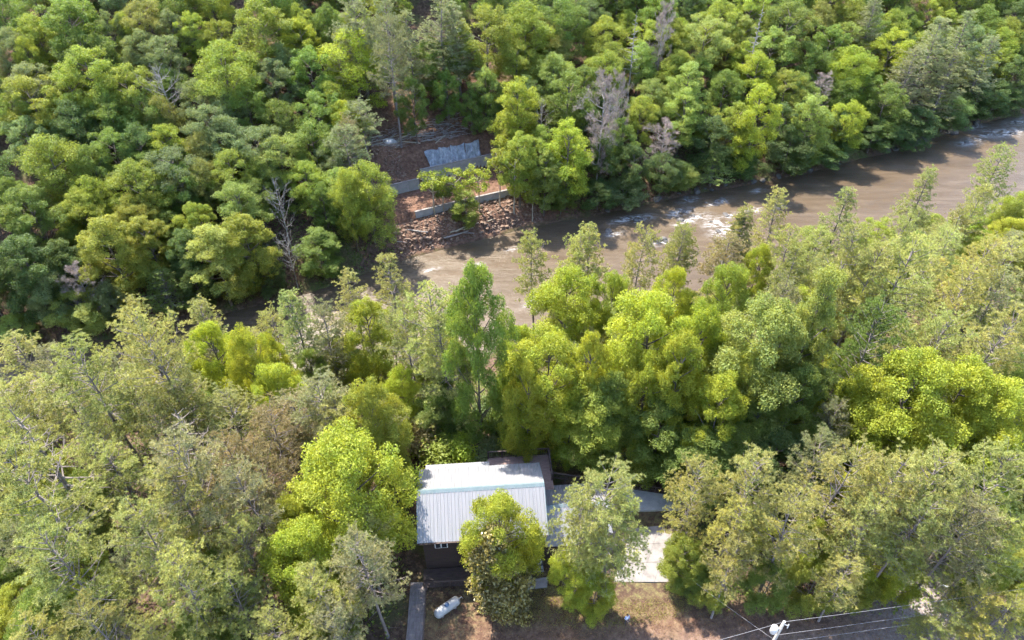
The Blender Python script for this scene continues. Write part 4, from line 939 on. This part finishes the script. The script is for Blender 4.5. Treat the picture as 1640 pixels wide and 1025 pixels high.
# white bundle left of the mound
V, F_ = [], []; n = 14
for iy in range(9):
    for ix in range(n): a = ix / n * 6.283; t = iy / 8 * 1.45; R = .9 * math.cos(t) * (1 + .25 * math.sin(3 * a) + .1 * r.normal()); V.append((R * math.cos(a) * 1.4, R * math.sin(a) * .8, .7 * math.sin(t) + .05 * r.normal()))
F_ = [[iy*n+ix, iy*n+(ix+1) % n, (iy+1)*n+(ix+1) % n, (iy+1)*n+ix] for iy in range(8) for ix in range(n)]
qz = hgt(q[0], q[1]); set_props(link('plastic_bundle', np_mesh('plastic_bundle', V, [np.array(F_)], [M['white']], smooth=[True]), None, (q[0], q[1], qz)), 'crumpled white plastic heap left of the logs', 'plastic heap')

# ---------------------------------------------------------------- rocks
M['rock'] = simple('river_rock', [(0.3, (0.05, 0.046, 0.043)), (0.7, (0.14, 0.13, 0.125))], 1.2, .8, .6, .1)
M['rubble'] = simple('clay_rubble', [(0.3, (0.10, 0.062, 0.045)), (0.55, (0.20, 0.135, 0.10)), (0.8, (0.30, 0.235, 0.19))], .6, .95, .5, .06)
def rock_arrays(seed, n=5):
    r = np.random.default_rng(seed); import bmesh
    bm = bmesh.new(); bmesh.ops.create_icosphere(bm, subdivisions=2, radius=1)
    V = np.array([v.co[:] for v in bm.verts]); F_ = np.array([[v.index for v in f.verts] for f in bm.faces]); bm.free()
    for _ in range(9): d = unit(r.normal(size=3)); k = V @ d; lim = r.uniform(.55, .9); V = V - np.maximum(k - lim, 0)[:, None] * d * .9
    return V * [1, r.uniform(.6, .9), r.uniform(.45, .7)], F_
RK = [rock_arrays(700 + k) for k in range(5)]
rmesh = [np_mesh('rock', V, [F_], [M['rock']], smooth=[False]) for V, F_ in RK]
for k, (px, py, a, c) in enumerate(FOAM[:22]):
    for j in range(2 if k < 20 else 1):
        q = at(px + lr.normal(0, 5), py + lr.normal(0, 2), WATER); R = lr.uniform(.35, .95)
        o = link('river_rock', rmesh[(k + j) % 5], None, (q[0] - .3, q[1] + .3, WATER - .12 * R), (lr.normal(0, .2), lr.normal(0, .2), lr.uniform(0, 6.28))); o.scale = (R, R, R)
        set_props(o, 'wet grey rock in the white water of the far upstream rapids' if px > 1400 else ('wet grey rock in the riffles right of the concrete walls' if px > 900 else 'lone grey rock in the calm brown water'), 'rock', 'rocks in the river')
# boulders at the far water's edge on the right
for k in range(26):
    u = SITE1 + lr.uniform(4, 118); p_ = site_pt(u, lr.uniform(-.6, .9)); R = lr.uniform(.5, 1.5)
    o = link('bank_boulder', rmesh[k % 5], None, (p_[0], p_[1], WATER + .15), (lr.normal(0, .2), lr.normal(0, .2), lr.uniform(0, 6.28))); o.scale = (R, R, R * .9)
    set_props(o, 'grey boulder at the far water edge right of the walls', 'boulder', 'boulders along the far bank')
# broken clay and stone on the bank below the lower wall, spoil on the mound
V, F_, b0 = [], [], 0
for k in range(3600):
    if k < 2800: u = SITE0 + lr.uniform(-3, 26); s = lr.uniform(.3, S_LOW - .4) if u < SITE1 + 2 else lr.uniform(.3, 5)
    else: u = SITE0 + lr.uniform(-2, 5.5); s = lr.uniform(14.5, 21)
    p_ = site_pt(u, s); R = min(.5, .10 * math.exp(lr.normal(0, .7))); v, f_ = RK[k % 5]; a = lr.uniform(0, 6.28)
    V.append((p_[0], p_[1], 0, R, a)); F_.append(k % 5)
P_ = np.array(V); z_ = height(P_[:, 0], P_[:, 1]); VV, FF, b0 = [], [], 0
import bmesh
bm = bmesh.new(); bmesh.ops.create_icosphere(bm, subdivisions=1, radius=1); iv = np.array([v.co[:] for v in bm.verts]); fi = np.array([[v.index for v in f.verts] for f in bm.faces]); bm.free()
for k in range(len(P_)):
    x, y, _, R, a = P_[k]; v = iv * (1 + lr.uniform(-.3, .25, (len(iv), 1))) * [1, .75, .6] * R; ca_, sa_ = math.cos(a), math.sin(a)
    VV.append(np.column_stack([x + v[:, 0] * ca_ - v[:, 1] * sa_, y + v[:, 0] * sa_ + v[:, 1] * ca_, z_[k] + v[:, 2] + R * .2])); FF.append(fi + b0); b0 += len(iv)
set_props(link('rubble', np_mesh('rubble', np.concatenate(VV), [np.concatenate(FF)], [M['rubble']])), 'broken reddish clay and stone on the bank below the walls', 'rubble', None, 'stuff')

# ---------------------------------------------------------------- undergrowth: low leaves on the slopes, fallen leaves in the yard
ur = np.random.default_rng(55)
def ground_cover(name, label, n_cl, per, region, leaf, col, up=.5, hz=.5, mat='leaf', spread=.5):
    C = []
    while len(C) < n_cl:
        x, y = ur.uniform(-75, 130, 4000), ur.uniform(18, 165, 4000); ok = region(x, y); C += list(zip(x[ok], y[ok]))
    C = np.array(C[:n_cl]); P = np.repeat(C, per, 0) + ur.normal(0, spread, (n_cl * per, 2)); z = height(P[:, 0], P[:, 1]) + np.abs(ur.normal(0, hz, len(P))) + .04
    Q = np.column_stack([P, z]); v, f = leaf_quads(Q, unit(ur.normal(size=Q.shape) * .6 + [0, 0, up]), leaf, ur)
    o = link(name, np_mesh(name, v, [f], [M[mat]], fattr=np.clip(.5 + np.repeat(ur.uniform(-.3, .3, n_cl), per) + ur.normal(0, .2, len(Q)), 0, 1))); o.color = (*col, 1)
    return set_props(o, label, 'undergrowth', None, 'stuff')
def reg_near(x, y):
    s, u = bank_dist(x, y); n = -s - RW(u)
    return (n > .5) & (n < 60) & ~((x > -11) & (x < 18) & (y < 46.5)) & ~((x > 12) & (x < 46) & (y < 31)) & (y > 20)
def reg_far(x, y):
    s, u = bank_dist(x, y); return (s > .4) & (s < 22) & ~((u > SITE0 - 3) & (u < SITE1 + 4)) & (x > -70)
ground_cover('undergrowth', 'low yellow-green undergrowth on the near slope', 8600, 16, reg_near, .27, (.19, .25, .05), hz=.7, spread=.6)
ground_cover('bank_undergrowth', 'dark green undergrowth along the far bank', 2400, 14, reg_far, .32, (.11, .17, .05), hz=.8)
def reg_yard(x, y): return (x > -11) & (x < 40) & (y > 20) & (y < 37) & ~((x > -9.9) & (x < -7.8)) & ~((x > 9.5) & (x < 15.5) & (y > 32))
ground_cover('fallen_leaves', 'dry brown fallen leaves scattered over the front yard', 2600, 6, reg_yard, .11, (.20, .13, .085), 2.0, .01, 'leaf', .5)
def reg_grass(x, y): return (((x - 7) / 10) ** 2 + ((y - 32.3) / 2.6) ** 2 < 1) & ~((x > 9.7) & (x < 15) & (y > 32.2))
ground_cover('yard_grass', 'thin yellowish grass between drive and road', 1500, 8, reg_grass, .09, (.24, .23, .07), .1, .05, 'leaf', .25)

# ---------------------------------------------------------------- person standing by the road
def person():
    q = at(1004, 992, YARD + .9); gz = hgt(q[0], q[1])
    root = set_props(empty('person', (q[0], q[1], gz), math.radians(20)), 'person in a pale blue and white shirt and dark trousers standing by the road', 'person')
    J = {'pel': (0, 0, .95, .15, .11), 'spine': (0, .01, 1.15, .135, .10), 'chest': (0, .02, 1.34, .17, .115), 'neck': (0, .0, 1.50, .055, .055), 'head0': (0, -.02, 1.58, .07, .085), 'head1': (0, -.02, 1.68, .08, .10), 'head2': (0, 0, 1.76, .055, .065)}
    E_ = [('pel', 'spine'), ('spine', 'chest'), ('chest', 'neck'), ('neck', 'head0'), ('head0', 'head1'), ('head1', 'head2')]
    for sg, nm in ((-1, 'l'), (1, 'r')):
        J.update({nm+'sh': (sg*.18, .02, 1.40, .065, .065), nm+'el': (sg*.25, .03, 1.12, .045, .045), nm+'wr': (sg*.13, -.22, 1.08, .032, .028), nm+'pa': (sg*.09, -.30, 1.10, .04, .02),
                  nm+'hip': (sg*.09, 0, .88, .095, .095), nm+'kn': (sg*.11, -.02, .48, .062, .062), nm+'an': (sg*.12, .02, .09, .042, .042), nm+'to': (sg*.14, -.15, .04, .042, .03)})
        E_ += [('chest', nm+'sh'), (nm+'sh', nm+'el'), (nm+'el', nm+'wr'), (nm+'wr', nm+'pa'), ('pel', nm+'hip'), (nm+'hip', nm+'kn'), (nm+'kn', nm+'an'), (nm+'an', nm+'to')]
        for f in range(5):
            a = nm + 'f%d' % f; fx = (sg*.09 + (f - 2) * .019) if f < 4 else sg*.045; ln = (.075, .09, .085, .065, .05)[f]
            J[a] = (fx, -.335 if f < 4 else -.30, 1.105, .0095, .0095); J[a+'t'] = (fx - sg*.01, -.335 - ln*.6, 1.085, .008, .008); E_ += [(nm+'pa', a), (a, a+'t')]
    ks = list(J); me = bpy.data.meshes.new('body'); me.from_pydata([J[k][:3] for k in ks], [(ks.index(a), ks.index(b_)) for a, b_ in E_], [])
    o = link('body', me, root); o.modifiers.new('skin', 'SKIN'); ss = o.modifiers.new('sub', 'SUBSURF'); ss.levels = ss.render_levels = 1
    for k, sv in zip(ks, me.skin_vertices[0].data): sv.radius = J[k][3:5]; sv.use_root = (k == 'pel')
    m, nt, b = new_mat('person_surface')
    sx = nt.nodes.new('ShaderNodeSeparateXYZ'); nt.links.new(coord(nt, 'Object'), sx.inputs[0])
    legs = math_n(nt, 'LESS_THAN', sx.outputs[2], .93); head = math_n(nt, 'GREATER_THAN', sx.outputs[2], 1.47); arm = math_n(nt, 'LESS_THAN', sx.outputs[1], -.13)
    skin = math_n(nt, 'MAXIMUM', head, math_n(nt, 'MULTIPLY', arm, math_n(nt, 'GREATER_THAN', sx.outputs[2], .95)))
    stripe = ramp(nt, noise(nt, 3, 2, .5, coord(nt, 'Object')), [(.45, (.30, .36, .58)), (.55, (.72, .74, .80))])
    c_ = mixc(nt, legs, stripe, (.025, .03, .045)); c_ = mixc(nt, skin, c_, (.48, .29, .21)); nt.links.new(c_, b.inputs['Base Color']); b.inputs['Roughness'].default_value = .8
    me.materials.append(m)
    hair = MB(); M['hair'] = simple('hair', [(.3, (.05, .03, .02)), (.7, (.12, .08, .05))], 9, .7, .3)
    V = []; 
    for iy in range(6):
        for ix in range(12): a = ix / 12 * 6.283; t = iy / 5 * 1.5; rr_ = math.cos(t); V.append((.094 * rr_ * math.cos(a), .01 + .115 * rr_ * math.sin(a), 1.69 + .105 * math.sin(t) - (.05 if math.sin(a) > .2 and iy == 0 else 0)))
    hair.add(V, [(iy*12+ix, iy*12+(ix+1) % 12, (iy+1)*12+(ix+1) % 12, (iy+1)*12+ix) for iy in range(5) for ix in range(12)]).build('hair', M['hair'], root, smooth=True)
    for sg in (-1, 1): MB().tube([(sg*.032, -.112, 1.665), (sg*.032, -.118, 1.665)], [.012, .008], 8).build('eye', M['black'], root)
    MB().add([(-.014, -.112, 1.625), (.014, -.112, 1.625), (0, -.135, 1.628), (0, -.112, 1.665)], [(0,1,2), (0,2,3), (1,3,2), (0,3,1)]).build('nose', m, root)
    ctl = set_props(empty('controller', (q[0], q[1], gz), math.radians(20)), 'small dark hand held controller held by the person', 'controller')
    MB().box(-.085, .085, -.42, -.34, 1.09, 1.125).build('casing', M['black'], ctl); MB().box(-.06, .06, -.44, -.425, 1.12, 1.21).build('screen', M['glass'], ctl)
person()

# each rock and log is told apart by its place from the left
def number_off(prefix, key_labels):
    for lab in key_labels:
        l = sorted((o for o in COL.objects if o.get('label') == lab), key=lambda o: project(o.location)[0])
        for j, o in enumerate(l): o['label'] = lab + (', leftmost' if j == 0 else (', rightmost' if j == len(l) - 1 else ', ' + ORD[j] + ' from left'))
number_off('', ['cut log lying in the brush pile above the plastic sheets', 'driftwood log lying at the water edge below the walls', 'wet grey rock in the white water of the far upstream rapids',
                'wet grey rock in the riffles right of the concrete walls', 'lone grey rock in the calm brown water', 'grey boulder at the far water edge right of the walls'])
